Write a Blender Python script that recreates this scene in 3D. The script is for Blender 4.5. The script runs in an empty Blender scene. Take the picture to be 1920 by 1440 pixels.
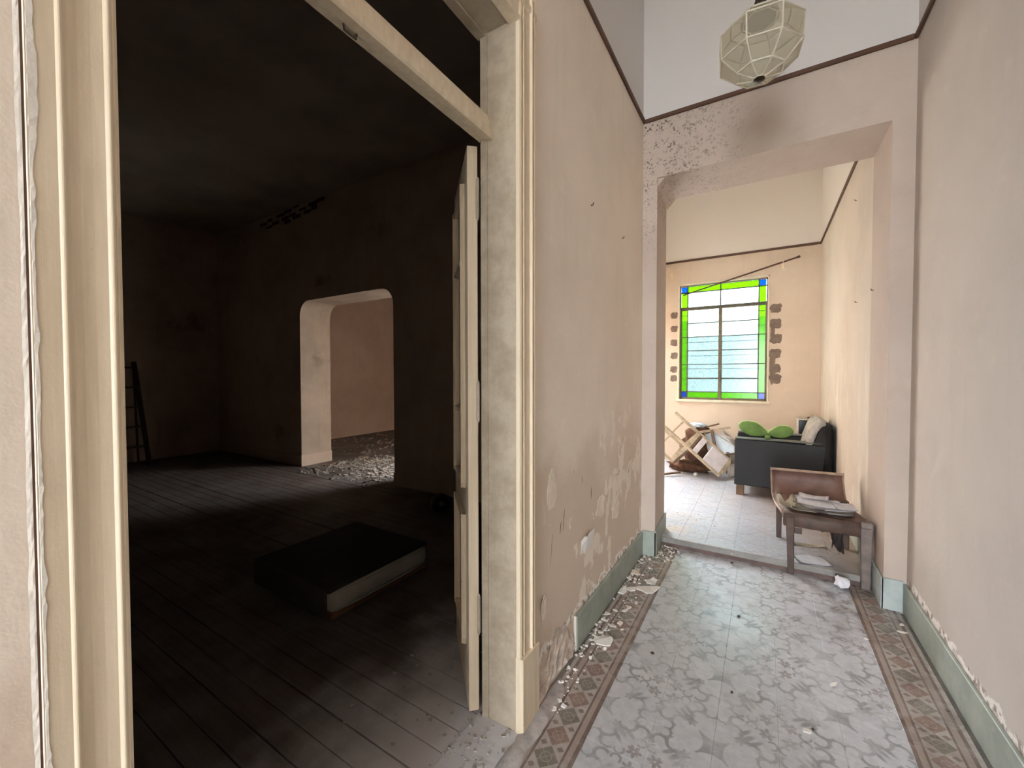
import bpy, bmesh, math, random
from mathutils import Vector, Matrix
random.seed(7)
SC = bpy.context.scene
COL = SC.collection

# ------------------------------------------------------------------ camera, world, light, exposure
FPX, YAW, PITCH, ROLL, EYE = 766.65, .55268, -.02388, -.00146, 1.4
def cam_axes():
    f = Vector((-math.sin(YAW)*math.cos(PITCH), math.cos(YAW)*math.cos(PITCH), math.sin(PITCH)))
    r = Vector((math.cos(YAW), math.sin(YAW), 0)); u = r.cross(f)
    return r*math.cos(ROLL)+u*math.sin(ROLL), -r*math.sin(ROLL)+u*math.cos(ROLL), f
CR, CU, CF = cam_axes()
cam = bpy.data.objects.new('camera', bpy.data.cameras.new('camera'))
COL.objects.link(cam)
cam.data.sensor_width = 36; cam.data.lens = 36*FPX/1920; cam.data.clip_start = .02
M = Matrix((CR, CU, -CF)).transposed().to_4x4(); M.translation = (0, 0, EYE)
cam.matrix_world = M
SC.camera = cam
SC.view_settings.view_transform = 'Standard'; SC.view_settings.look = 'None'
SC.view_settings.gamma = 1; SC.view_settings.use_curve_mapping = False
SC.view_settings.exposure = 0.0
SKY = 39.0
W = bpy.data.worlds.new('overcast_sky'); SC.world = W; W.use_nodes = True
bg = W.node_tree.nodes['Background']; bg.inputs[0].default_value = (.88, .94, 1, 1); bg.inputs[1].default_value = SKY
def portal(name, loc, rot, sx, sy):
    l = bpy.data.lights.new(name, 'AREA'); l.shape = 'RECTANGLE'; l.size = sx; l.size_y = sy
    l.cycles.is_portal = True
    o = bpy.data.objects.new(name, l); o.location = loc; o.rotation_euler = rot; COL.objects.link(o)
P2 = math.pi/2
YF = -4.5                                                                          # street end of the corridor
portal('window_portal', (-.54, 6.99, 1.88), (-P2, 0, 0), 1.2, 1.8)                 # daylight through the stained window
portal('street_portal', (-.04, YF-.1, 1.4), (P2, 0, 0), 1.4, 2.8)                  # daylight through the street door
portal('added_fill_portal', (-1.83, 5.25, 1.4), (0, -P2, 0), 2.6, 2.5)                   # unseen opening added to brighten the inner room
portal('far_portal', (-3.45, 5.22, 1.4), (0, P2, 0), 2.6, 1.75)                       # window of the far room
cy = SC.cycles
cy.use_denoising = True; cy.use_adaptive_sampling = True; cy.adaptive_threshold = .03; cy.max_bounces = 14; cy.diffuse_bounces = 9; cy.glossy_bounces = 4; cy.transparent_max_bounces = 16
cy.caustics_reflective = False; cy.caustics_refractive = False; cy.sample_clamp_indirect = 8

def ray(x, y): return CR*((x-960)/FPX) - CU*((y-720)/FPX) + CF
def onz(x, y, z=0.):
    d = ray(x, y); return d*((z-EYE)/d.z) + Vector((0, 0, EYE))
def onx(x, y, X):
    d = ray(x, y); return d*(X/d.x) + Vector((0, 0, EYE))
def ony(x, y, Y):
    d = ray(x, y); return d*(Y/d.y) + Vector((0, 0, EYE))

# ------------------------------------------------------------------ node helpers
class V:
    """a scalar socket with arithmetic"""
    def __init__(s, t, k): s.t = t; s.k = k
    def op(s, o, b=None, c=None):
        n = s.t.nodes.new('ShaderNodeMath'); n.operation = o
        for i, q in enumerate((s, b, c)):
            if q is None: continue
            if isinstance(q, V): s.t.links.new(q.k, n.inputs[i])
            else: n.inputs[i].default_value = q
        return V(s.t, n.outputs[0])
    def __add__(s, b): return s.op('ADD', b)
    def __sub__(s, b): return s.op('SUBTRACT', b)
    def __mul__(s, b): return s.op('MULTIPLY', b)
    def __truediv__(s, b): return s.op('DIVIDE', b)
    def __neg__(s): return s.op('MULTIPLY', -1.)
    def __rsub__(s, b): return (-s)+b
    __radd__ = __add__; __rmul__ = __mul__
    def mn(s, b): return s.op('MINIMUM', b)
    def mx(s, b): return s.op('MAXIMUM', b)
    def ab(s): return s.op('ABSOLUTE')
    def hyp(s, b): return (s*s+b*b).op('SQRT')
    def pp(s, k): return s.op('PINGPONG', k)
    def ramp(s, a, b, lo=0., hi=1.):
        n = s.t.nodes.new('ShaderNodeMapRange'); n.interpolation_type = 'SMOOTHSTEP'
        s.t.links.new(s.k, n.inputs[0])
        n.inputs[1].default_value = a; n.inputs[2].default_value = b; n.inputs[3].default_value = lo; n.inputs[4].default_value = hi
        return V(s.t, n.outputs[0])

class Mat:
    def __init__(s, name):
        s.m = bpy.data.materials.new(name); s.m.use_nodes = True; s.t = s.m.node_tree
        s.b = s.t.nodes['Principled BSDF']; s.geo = s.t.nodes.new('ShaderNodeNewGeometry')
        x = s.t.nodes.new('ShaderNodeSeparateXYZ'); s.t.links.new(s.geo.outputs['Position'], x.inputs[0])
        s.x, s.y, s.z = (V(s.t, o) for o in x.outputs)
        tc = s.t.nodes.new('ShaderNodeTexCoord'); s.obj = tc.outputs['Object']
    def vec(s, x, y, z):
        n = s.t.nodes.new('ShaderNodeCombineXYZ')
        for i, q in enumerate((x, y, z)):
            if isinstance(q, V): s.t.links.new(q.k, n.inputs[i])
            else: n.inputs[i].default_value = q
        return n.outputs[0]
    def noise(s, scale, detail=4, rough=.55, vec=None, dist=0):
        n = s.t.nodes.new('ShaderNodeTexNoise'); n.inputs['Scale'].default_value = scale
        n.inputs['Detail'].default_value = detail; n.inputs['Roughness'].default_value = rough; n.inputs['Distortion'].default_value = dist
        s.t.links.new(vec if vec is not None else s.geo.outputs['Position'], n.inputs['Vector'])
        return V(s.t, n.outputs['Fac'])
    def voro(s, scale, feat='DISTANCE_TO_EDGE', vec=None):
        n = s.t.nodes.new('ShaderNodeTexVoronoi'); n.feature = feat; n.inputs['Scale'].default_value = scale
        s.t.links.new(vec if vec is not None else s.geo.outputs['Position'], n.inputs['Vector'])
        return V(s.t, n.outputs['Distance'])
    def mix(s, f, a, b):
        n = s.t.nodes.new('ShaderNodeMix'); n.data_type = 'RGBA'
        if isinstance(f, V): s.t.links.new(f.k, n.inputs[0])
        else: n.inputs[0].default_value = f
        for i, q in ((6, a), (7, b)):
            if isinstance(q, tuple): n.inputs[i].default_value = q if len(q) == 4 else q+(1,)
            else: s.t.links.new(q, n.inputs[i])
        return n.outputs[2]
    def color(s, c):
        if isinstance(c, tuple): s.b.inputs['Base Color'].default_value = c if len(c) == 4 else c+(1,)
        else: s.t.links.new(c, s.b.inputs['Base Color'])
        return s
    def rough(s, r):
        if isinstance(r, V): s.t.links.new(r.k, s.b.inputs['Roughness'])
        else: s.b.inputs['Roughness'].default_value = r
        return s
    def bump(s, h, strength=.3, dist=.01):
        n = s.t.nodes.new('ShaderNodeBump'); n.inputs['Strength'].default_value = strength; n.inputs['Distance'].default_value = dist
        s.t.links.new(h.k, n.inputs['Height']); s.t.links.new(n.outputs[0], s.b.inputs['Normal']); return s
def srgb(r, g, b):
    f = lambda c: (c/255/12.92) if c/255 <= .04045 else ((c/255+.055)/1.055)**2.4
    return (f(r), f(g), f(b))
def simple(name, c, rough=.6, var=.25, scale=8, bump=.15, metal=0., bscale=None):
    m = Mat(name); n = m.noise(scale, 5); d = tuple(v*(1-var) for v in c); l = tuple(min(1, v*(1+var*.6)) for v in c)
    m.color(m.mix(n.ramp(.3, .7), d, l)).rough(rough)
    if bump: m.bump(m.noise(bscale or scale*6, 3), bump, .004)
    m.b.inputs['Metallic'].default_value = metal
    return m.m

# ------------------------------------------------------------------ materials of the setting
def wall_mat(name, col, dirt, white=None, rail=None, extra=None, base_edge=True, streak=.35):
    m = Mat(name)
    n1 = m.noise(1.3, 5, .6); n2 = m.noise(7, 6, .65); n3 = m.noise(45, 3)
    c = m.mix(n1.ramp(.35, .7, 0, .55), col, dirt)
    st = m.noise(3, 5, .6, m.vec(m.x*4, m.y*4, m.z*.45))                  # run-off streaks
    c = m.mix(st.ramp(.52, .75, 0, streak), c, dirt)
    c = m.mix(n2.ramp(.58, .72, 0, .22), c, tuple(min(1, v*1.25) for v in col))
    if extra: c = extra(m, c, n1, n2, n3)
    if base_edge:                                                         # chipped plaster along the top of the skirting
        e = (m.z - .19 - (m.noise(11, 5)-.5)*.16).ab().ramp(.008, .022, 1, 0)
        c = m.mix(e*.9, c, srgb(244, 240, 234))
        e2 = (m.z - .185).ab().ramp(.01, .03, 1, 0)*m.noise(26, 4).ramp(.52, .6)
        c = m.mix(e2*.7, c, srgb(120, 92, 78))
    if white: c = m.mix((m.z-rail).ramp(-.002, .002), c, white)
    m.color(c).rough(.85)
    m.b.inputs['Specular IOR Level'].default_value = .25
    m.bump(n2*.6 + n3*.4, .35, .006)
    return m.m
BEIGE, BEIGE_D = srgb(236, 224, 210), srgb(220, 207, 192)
WHITE_UP = srgb(220, 217, 215)
def left_extra(m, c, n1, n2, n3):
    # damp rise with lighter peeled islands, dark gouges
    damp = (m.z + (m.noise(2.2, 4)-.5)*1.2).ramp(.75, 1.25, 1, 0)
    c = m.mix(damp*.5, c, srgb(190, 168, 148))
    isl = m.noise(4.5, 5, .55, m.vec(m.x, m.y, m.z*.7)).ramp(.585, .60)*(m.z).ramp(1.15, 1.3, 1, 0)*(m.y).ramp(1.5, 1.7)
    c = m.mix(isl*.8, c, srgb(238, 228, 214))
    g = m.noise(9, 3, .5, m.vec(m.x, m.y*4+m.z, m.z*.6)).ramp(.72, .74)*(m.z).ramp(.9, 1.0, 1, 0)*(m.z).ramp(.3, .4)
    return m.mix(g*.7, c, srgb(92, 74, 62))
M_LEFT = wall_mat('beige_plaster_left', BEIGE, BEIGE_D, WHITE_UP, 3.315, left_extra)
def right_extra(m, c, n1, n2, n3):
    d = m.noise(2.5, 5, .6, m.vec(m.x, m.y+m.z*.9, m.z*.3)).ramp(.6, .68)*(m.z).ramp(.9, 1.1, 1, 0)
    return m.mix(d*.4, c, srgb(224, 216, 206))
M_RIGHT = wall_mat('beige_plaster_right', srgb(205, 197, 190), srgb(188, 180, 173), WHITE_UP, 3.315, right_extra, streak=.2)
def end_extra(m, c, n1, n2, n3):
    # mould specks spreading from the upper left corner of the wall
    far = ((m.x+.8).hyp((m.z-3.15)*.8)).ramp(.05, .95, 1, 0)
    sp = m.noise(70, 3, .6).ramp(.50, .66)*m.noise(14, 4).ramp(.38, .6)
    c = m.mix(m.noise(5, 6, .7).ramp(.5, .75)*.2, c, srgb(160, 142, 128))
    return m.mix((sp*far)*.95, c, srgb(72, 55, 48))
M_END = wall_mat('stained_plaster_end', srgb(196, 182, 171), srgb(176, 161, 151), WHITE_UP, 3.315, end_extra, base_edge=False, streak=.15)
def inner_extra(m, c, n1, n2, n3):
    d = m.noise(3.2, 6, .65, m.vec(m.x, m.y*1.6, m.z*.5)).ramp(.5, .66)*(m.z).ramp(1.2, 1.7, 1, 0)
    c = m.mix(d*.6, c, srgb(238, 232, 222))
    k = m.noise(16, 5, .7, m.vec(m.x, m.y*2, m.z)).ramp(.63, .68)*(m.z).ramp(.25, .35)*(m.z).ramp(.75, .9, 1, 0)
    return m.mix(k*.7, c, srgb(95, 88, 80))
M_INNER_R = wall_mat('inner_plaster_right', srgb(218, 208, 194), srgb(198, 186, 172), srgb(240, 236, 228), 3.11, inner_extra)
M_INNER_B = wall_mat('inner_plaster_back', srgb(214, 198, 178), srgb(198, 180, 160), srgb(238, 234, 226), 3.11, None, base_edge=False)
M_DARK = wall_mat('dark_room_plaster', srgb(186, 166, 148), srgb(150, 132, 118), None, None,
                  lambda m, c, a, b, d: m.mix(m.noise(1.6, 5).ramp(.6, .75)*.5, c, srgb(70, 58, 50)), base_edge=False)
M_FAR = wall_mat('far_room_plaster', srgb(204, 182, 164), srgb(178, 154, 138), None, None, None, base_edge=False)
M_CEIL = simple('white_ceiling', srgb(216, 212, 208), .9, .06, 1.5, .1)
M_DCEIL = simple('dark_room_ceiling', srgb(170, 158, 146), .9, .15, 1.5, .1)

def floor_field():
    m = Mat('cement_tile_scroll_print'); T = .21
    u = (m.x+.148+42*.42).pp(T)/T; v = (m.y-2.09+42*.42).pp(T)/T
    a = u.mx(v); b = u.mn(v)
    ring = lambda cx, cyy, r, w: ((a-cx).hyp(b-cyy)-r).ab()-w
    d = (.335-(a-.5).hyp(b)).mx(a+b-.52)               # four-pointed bow at the tile corner
    p = (a+b)*.5; q = (a-b)*.5
    d = d.mn((q-.012).mx((p-.38).ab()-.05))                                            # stem
    d = d.mn((((p-.50)/.13).hyp(q/.035)-1)*.035)                                       # middle leaf
    d = d.mn((((p-.46-q*1.1)/.10).hyp((q-.085)/.03)-1)*.03)                            # side leaves
    d = d.mn(ring(.57, .27, .165, .03).mx((b-.27)*-.8-(a-.55)*.6-.05))                 # scrolls
    d = d.mn(ring(.84, .35, .13, .03).mx((b-.33)*.9-(a-.83)*.5-.06))
    d = d.mn(ring(.80, .10, .11, .022).mx((a-.80)*.9-(b-.10)*.2-.05))
    d = d.mn(ring(.90, .58, .085, .02).mx(-(a-.86)*1.-(b-.58)*.3))
    fx = a-.82; fy = b-.82; fr = fx.hyp(fy); th = fy.op('ARCTAN2', fx)
    fl = (fr-(.055+((th*3).op('COSINE').ab())*.085)).mx(-(fr-.02))
    n1 = m.noise(2.2, 5, .6); n2 = m.noise(28, 5, .65); n3 = m.noise(6, 6, .7)
    wear = n3.ramp(.35, .62, .25, 1)
    base = m.mix(n2.ramp(.3, .7), srgb(184, 187, 193), srgb(200, 203, 208))
    c = m.mix(d.ramp(-.012, .012, 1, 0)*wear*.7, base, srgb(116, 117, 118))
    c = m.mix(fl.ramp(-.012, .012, 1, 0)*wear*.65, c, srgb(118, 102, 100))
    c = finish_floor(m, c, n1, n2)
    return m.m
def finish_floor(m, c, n1, n2, brown=True):
    # trodden dirt, pale dust near the left wall, fine specks
    if brown:
        br = m.noise(3.0, 5, .65).ramp(.42, .7)*(m.x).ramp(.0, .5)*(m.y).ramp(2.2, 2.7)
        c = m.mix(br*.65, c, srgb(104, 84, 70))
    du = m.noise(5.5, 7, .72).ramp(.52, .72)
    c = m.mix(du*.35, c, srgb(205, 203, 204))
    sp = m.noise(120, 2, .5).ramp(.72, .76)
    c = m.mix(sp*.6, c, srgb(225, 222, 218))
    sd = m.noise(95, 2, .5, m.vec(m.x+3, m.y, m.z)).ramp(.73, .77)
    c = m.mix(sd*.6, c, srgb(70, 64, 60))
    m.color(c).rough(n1.ramp(.3, .7, .22, .38))
    m.bump(n2, .12, .003)
    return c
def floor_border():
    m = Mat('cement_tile_border_print')
    s = (m.x+.043).ab()-.525
    st = lambda lo, hi: (s-lo).ramp(-.0012, .0012)*(s-hi).ramp(-.0012, .0012, 1, 0)
    n1 = m.noise(2.2, 5, .6); n2 = m.noise(28, 5, .65); n3 = m.noise(9, 6, .7)
    k = m.y-1.517+.0515+103*.103
    dy = (k-.0515).pp(.0515)
    alt = (k/.103).op('FLOOR').op('MODULO', 2.)
    red = m.mix(n3.ramp(.3, .7), srgb(126, 104, 96), srgb(148, 127, 118))
    olive = m.mix(n3.ramp(.3, .7), srgb(112, 107, 98), srgb(134, 129, 120))
    c = m.mix(n2.ramp(.3, .7), srgb(160, 152, 146), srgb(178, 171, 166))
    dia = ((s-.097).ab()+dy-.0505)
    dm = m.mix(alt.ramp(.4, .6), red, olive)
    ln = ((s-.097).ab()-dy).ab().mn(((s-.097).hyp(dy)-.02).ab()).ramp(.0012, .0028, 1, 0)
    dm = m.mix(ln*.5, dm, srgb(176, 164, 154))
    c = m.mix(dia.ramp(-.001, .001, 1, 0), c, dm)
    tri = ((s-.097).ab()-.034).ab()+(dy-.0515).ab()*1.2-.015
    c = m.mix(tri.ramp(-.001, .001, 1, 0)*.8, c, srgb(116, 98, 92))
    br, tan = srgb(106, 88, 82), srgb(156, 142, 133)
    for lo, hi, q in ((0, .016, br), (.016, .036, tan), (.036, .045, br), (.147, .156, br), (.156, .178, tan), (.178, .192, br)):
        c = m.mix(st(lo, hi)*n3.ramp(.3, .6, .6, .95), c, q)
    c = m.mix(m.noise(4, 5, .6).ramp(.45, .7)*(m.x).ramp(.2, .4)*.6, c, srgb(96, 78, 68))
    finish_floor(m, c, n1, n2, False)
    return m.m
def floor_inner():
    m = Mat('inner_tile_rhombus_print')
    a = (m.x*.7+m.y*.7+20*.4).pp(.2)*.75; b = (m.x*.7-m.y*.7+60*.4).pp(.2)*.75
    n1 = m.noise(2.2, 5, .6); n2 = m.noise(30, 5, .65); n3 = m.noise(5, 6, .7)
    f = ((a-.075)*(b-.075)).ramp(-.0004, .0004)
    c = m.mix(n2.ramp(.3, .7), srgb(150, 154, 161), srgb(174, 177, 184))
    c = m.mix(f*n3.ramp(.3, .7, .15, .5), c, srgb(168, 162, 164))
    ln = (a.mn(b)).ramp(.003, .006, 1, 0).mx(((a.mx(b))-.146).ramp(-.002, .001)*0.)
    c = m.mix(ln*.5, c, srgb(140, 130, 130))
    br = m.noise(3.4, 6, .7).ramp(.28, .52)*((m.x-.1)*.9+(m.y-4.6)*.25).ramp(-.15, .3)
    c = m.mix(br*.8, c, srgb(140, 116, 90))  # brown dirt, strengthened to paint in the armchair's floor shadow
    ed = m.noise(6, 6, .7).ramp(.45, .6)*(m.x).ramp(-.75, -.3, 1, 0)*(m.y).ramp(3.9, 4.3, 1, 0)
    c = m.mix(ed*.7, c, srgb(196, 176, 150))
    m.color(c).rough(n1.ramp(.3, .7, .3, .48)); m.bump(n2, .15, .003)
    return m.m
M_FIELD, M_BORDER, M_INFLOOR = floor_field(), floor_border(), floor_inner()
def plank_mat():
    m = Mat('dusty_dark_door_lit_floorboard')
    g = m.noise(4, 6, .6, m.vec(m.x*.6, m.y*14, m.z)); n = m.noise(3, 5, .6)
    c = m.mix(g.ramp(.3, .7), srgb(62, 48, 40), srgb(86, 70, 60))
    c = m.mix(n.ramp(.35, .65, .05, .4), c, srgb(120, 116, 114))
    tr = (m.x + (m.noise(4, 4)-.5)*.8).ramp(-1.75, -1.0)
    c = m.mix(tr*.9, c, srgb(206, 203, 206))  # light fan from the doorway painted in as paler boards
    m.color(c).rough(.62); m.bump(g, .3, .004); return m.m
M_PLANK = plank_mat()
def paint_mat(name, c1, c2, chip=.35, grain=True):
    m = Mat(name)
    g = m.noise(5, 5, .6, m.vec(m.x*8, m.y*8, m.z*.5)) if grain else m.noise(9, 6, .7); n = m.noise(3, 5); n2 = m.noise(30, 4, .7)
    c = m.mix(g.ramp(.3, .7), c1, c2)
    c = m.mix(n.ramp(.5, .75)*.4, c, tuple(v*.78 for v in c1))
    c = m.mix(n2.ramp(.70, .73)*n.ramp(.4, .6)*chip, c, srgb(84, 66, 50))
    m.color(c).rough(.42); m.bump(g*.5+n2*.5, .25, .004); return m.m
M_PAINT = paint_mat('old_cream_paint', srgb(206, 190, 164), srgb(220, 206, 182))
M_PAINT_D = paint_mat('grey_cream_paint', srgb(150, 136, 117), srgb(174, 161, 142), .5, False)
M_PAINT_EDGE = paint_mat('cream_paint_chipped_edge', srgb(204, 187, 160), srgb(219, 203, 178), .9)
M_CAULK = simple('white_flaking_filler', srgb(216, 210, 200), .8, .12, 12, .5, bscale=40)
M_RAIL = simple('dark_brown_rail_paint', srgb(86, 58, 42), .6, .2, 8, .1)
def bb_mat(name, c1, c2):
    m = Mat(name); n = m.noise(7, 6, .7); n2 = m.noise(40, 4)
    c = m.mix(n.ramp(.3, .7), c1, c2); c = m.mix(n2.ramp(.66, .7)*.5, c, srgb(205, 203, 195))
    m.color(c).rough(.5); m.bump(n2, .2, .004); return m.m
M_BB = bb_mat('green_grey_skirting', srgb(140, 150, 140), srgb(164, 172, 163))
M_BBL = bb_mat('pale_blue_green_skirting', srgb(160, 172, 170), srgb(188, 197, 195))
M_STEP = bb_mat('grey_stone_step', srgb(124, 121, 116), srgb(150, 147, 142))
M_STEPR = simple('reddish_step_riser', srgb(104, 84, 78), .7, .3, 10, .3)
M_GROUND = simple('pale_concrete_ground', srgb(190, 188, 182), .9, .1, 1, .2)
M_YARD = simple('pale_blue_yard_wall', srgb(194, 203, 203), .9, .12, 1.2, .2)

# ------------------------------------------------------------------ mesh helpers
def obj(name, bm, mat, parent=None, smooth=False, loc=None):
    me = bpy.data.meshes.new(name); bm.normal_update(); bm.to_mesh(me); bm.free()
    if smooth:
        for p in me.polygons: p.use_smooth = True
    if mat: me.materials.append(mat)
    o = bpy.data.objects.new(name, me); COL.objects.link(o)
    if loc is not None:                               # vertices given in world space, origin moved to loc
        me.transform(Matrix.Translation(-Vector(loc))); o.location = loc
    if parent:
        o.parent = parent
        q = parent
        while q is not None and not q.get('_world'): q = q.parent
        if loc is None and q is not None: me.transform(Matrix.Translation(-Vector(q['_world'])))
    return o
def box(bm, lo, hi, bev=0., seg=1):
    r = bmesh.ops.create_cube(bm, size=1)['verts']
    for v in r:
        v.co = Vector([lo[i]+(hi[i]-lo[i])*(v.co[i]+.5) for i in range(3)])
    if bev:
        es = list({e for v in r for e in v.link_edges})
        bmesh.ops.bevel(bm, geom=es, offset=bev, segments=seg, affect='EDGES', profile=.5)
    return bm
def B(lo, hi, bev=0., seg=1): return box(bmesh.new(), lo, hi, bev, seg)
def prism(bm, pts, ax, lo, hi):
    """polygon pts (2D in the other two axes, in order) extruded along ax"""
    o = [i for i in range(3) if i != ax]
    def mk(p, h):
        c = [0, 0, 0]; c[o[0]] = p[0]; c[o[1]] = p[1]; c[ax] = h; return bm.verts.new(c)
    a = [mk(p, lo) for p in pts]; b = [mk(p, hi) for p in pts]; n = len(pts)
    bm.faces.new(a); bm.faces.new(b[::-1])
    for i in range(n): bm.faces.new((a[i], b[i], b[(i+1) % n], a[(i+1) % n]))
    bmesh.ops.recalc_face_normals(bm, faces=bm.faces[:])
    return bm
def bar(bm, p, q, w, h=None, up=(0, 0, 1), bev=0.):
    p, q = Vector(p), Vector(q); h = h or w; d = (q-p); L = d.length; d.normalize(); u = Vector(up)
    s = d.cross(u)
    if s.length < 1e-4: s = d.cross(Vector((1, 0, 0)))
    s.normalize(); u = s.cross(d)
    r = bmesh.ops.create_cube(bm, size=1)['verts']
    for v in r: v.co = p + d*((v.co.x+.5)*L) + s*(v.co.y*w) + u*(v.co.z*h)
    if bev: bmesh.ops.bevel(bm, geom=list({e for v in r for e in v.link_edges}), offset=bev, segments=1, affect='EDGES')
    bmesh.ops.recalc_face_normals(bm, faces=bm.faces[:])
    return bm
def tube(bm, pts, r, n=8, cap=True):
    rings = []; pts = [Vector(p) for p in pts]; rad = r if isinstance(r, (list, tuple)) else [r]*len(pts)
    for i, p in enumerate(pts):
        d = (pts[min(i+1, len(pts)-1)]-pts[max(i-1, 0)]).normalized()
        s = d.cross(Vector((0, 0, 1)))
        if s.length < 1e-3: s = Vector((1, 0, 0))
        s.normalize(); u = s.cross(d)
        rings.append([bm.verts.new(p+(s*math.cos(t)+u*math.sin(t))*rad[i]) for t in (2*math.pi*k/n for k in range(n))])
    for a, b in zip(rings, rings[1:]):
        for k in range(n): bm.faces.new((a[k], a[(k+1) % n], b[(k+1) % n], b[k]))
    if cap: bm.faces.new(rings[0][::-1]); bm.faces.new(rings[-1])
    bmesh.ops.recalc_face_normals(bm, faces=bm.faces[:])
    return bm
def thing(name, label, cat, loc=(0, 0, 0), group=None, mat=None):
    o = bpy.data.objects.new(name, None); COL.objects.link(o); o.empty_display_size = .05
    o['label'] = label; o['category'] = cat
    if group: o['group'] = group
    if mat is not None: o.matrix_world = mat
    else: o.location = loc; o['_world'] = tuple(loc)
    return o
def tag(o, label, cat, group=None):
    o['label'] = label; o['category'] = cat
    if group: o['group'] = group
    return o
def struct(name, bm, mat, parent=None, label=None):
    o = obj(name, bm, mat, parent)
    if parent is None: o['kind'] = 'structure'
    if label: o['label'] = label
    return o
def sroot(name, label=None):
    o = bpy.data.objects.new(name, None); COL.objects.link(o); o['kind'] = 'structure'
    if label: o['label'] = label
    return o

# ------------------------------------------------------------------ the setting
XL, XR, YE, YB, XJ = -.805, .722, 3.22, 3.70, .62         # corridor walls, end wall front/back, right jamb and inner wall
H = 4.3; XW = -.985                                       # ceiling, dark-room side of the left wall
DY0, DY1, DZ = .205, 1.338, 2.73                          # door opening
bm = bmesh.new()
box(bm, (XW, YF, -.02), (XL, DY0-.03, H)); box(bm, (XW, DY1+.03, -.02), (XL, YE, H)); box(bm, (XW, DY0-.03, DZ+.03), (XL, DY1+.03, H))
wall_left = struct('wall_left', bm, M_LEFT, label='beige plaster wall with peeling damp patches beside the cream door frame')
wall_right = struct('wall_right', B((XR, YF, -.02), (XR+.28, YE, H)), M_RIGHT, label='plain beige plaster wall above the green-grey skirting, opposite the door')
bm = bmesh.new()
prism(bm, [(XW, YE), (-.70, YE), (-.728, YB), (XW, YB)], 2, -.02, H)
box(bm, (XJ, YE, -.02), (XR+.28, YB, H)); prism(bm, [(-.70, YE), (XJ, YE), (XJ, YB), (-.728, YB)], 2, 2.875, H)
prism(bm, [(-.715, 2.80), (-.715, 2.88), (-.645, 2.88)], 1, YE+.02, YB-.01)
wall_end = struct('wall_end', bm, M_END, label='stained plaster wall with a square opening to the bright room')
bm = bmesh.new(); box(bm, (XW, YF-.3, 2.8), (XR+.28, YF, H)); box(bm, (XW, YF-.3, -.02), (-.74, YF, 2.8)); box(bm, (.66, YF-.3, -.02), (XR+.28, YF, 2.8))
struct('wall_street', bm, M_END)
struct('ceiling', B((XW, YF-.3, H), (XR+.28, 7.1, H+.15)), M_CEIL)
# inner room
YW = 6.70; XI = -1.62; ZI = .07
wx0, wx1, wz0, wz1 = -1.135, .052, .995, 2.765
bm = bmesh.new()
box(bm, (XI-.2, YW, -.02), (wx0, YW+.3, H)); box(bm, (wx1, YW, -.02), (XJ+.28, YW+.3, H))
box(bm, (wx0, YW, -.02), (wx1, YW+.3, wz0)); box(bm, (wx0, YW, wz1), (wx1, YW+.3, H))
wall_back = struct('wall_back', bm, M_INNER_B, label='warm beige plaster wall around the stained glass window')
wall_inner_right = struct('wall_inner_right', B((XJ, YB, -.02), (XJ+.28, YW, H)), M_INNER_R, label='sunlit flaking plaster wall behind the black armchair')
bm = bmesh.new()
box(bm, (XI-.2, YB, -.02), (XI, 4.0, H)); box(bm, (XI-.2, 6.5, -.02), (XI, YW, H)); box(bm, (XI-.2, 4.0, 2.7), (XI, 6.5, H))  # unseen side opening, added to let more daylight into the room
struct('wall_inner_left', bm, M_INNER_B)
struct('wall_inner_front', B((XI-.2, YB-.2, -.02), (XW, YB, H)), M_INNER_B)
struct('ceiling_inner', B((XI-.2, YB-.2, H-.002), (XW, 7.0, H+.148)), M_CEIL)
# dark room and the room beyond it
DX, DYB, DYN, DH = -8.6, 3.6, -1.5, 3.95
ox0, ox1, oz = -5.99, -3.97, 2.5
bm = bmesh.new()
box(bm, (DX-.2, DYB, -.02), (ox0, DYB+.5, DH)); box(bm, (ox1, DYB, -.02), (XW-.01, DYB+.5, DH)); box(bm, (ox0, DYB, oz), (ox1, DYB+.5, DH))
for cx, sg in ((ox0, 1), (ox1, -1)):                       # rounded upper corners
    R = .22; pts = [(cx, oz)]+[(cx+sg*R*(1-math.cos(t)), oz-R+R*math.sin(t)) for t in (k*P2/8 for k in range(9))]
    prism(bm, pts, 1, DYB, DYB+.5)
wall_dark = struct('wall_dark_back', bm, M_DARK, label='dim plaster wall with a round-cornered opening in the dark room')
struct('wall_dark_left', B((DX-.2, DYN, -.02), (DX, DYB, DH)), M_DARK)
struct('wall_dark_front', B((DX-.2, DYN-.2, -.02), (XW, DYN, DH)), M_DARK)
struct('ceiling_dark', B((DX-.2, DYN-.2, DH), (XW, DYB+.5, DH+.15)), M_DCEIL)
FX, FN = -3.55, 7.7
struct('wall_far_left', B((-8.2, DYB+.5, -.02), (-8.0, FN, DH)), M_FAR)
struct('wall_far_back', B((-8.2, FN, -.02), (FX+.2, FN+.2, DH)), M_FAR)
bm = bmesh.new(); box(bm, (FX, DYB+.5, -.02), (FX+.2, 4.35, DH)); box(bm, (FX, 6.1, -.02), (FX+.2, FN, DH)); box(bm, (FX, 4.35, 2.7), (FX+.2, 6.1, DH)); box(bm, (FX, 4.35, -.02), (FX+.2, 6.1, .1))
struct('wall_far_right', bm, M_FAR)
struct('ceiling_far', B((-8.2, DYB+.5, DH), (FX+.2, FN+.2, DH+.15)), M_DCEIL)
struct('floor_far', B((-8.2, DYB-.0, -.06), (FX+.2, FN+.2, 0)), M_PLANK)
struct('baseboard_far', B((-8.0, DYB+.5, 0), (-7.97, FN, .22)), M_FAR)
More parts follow.
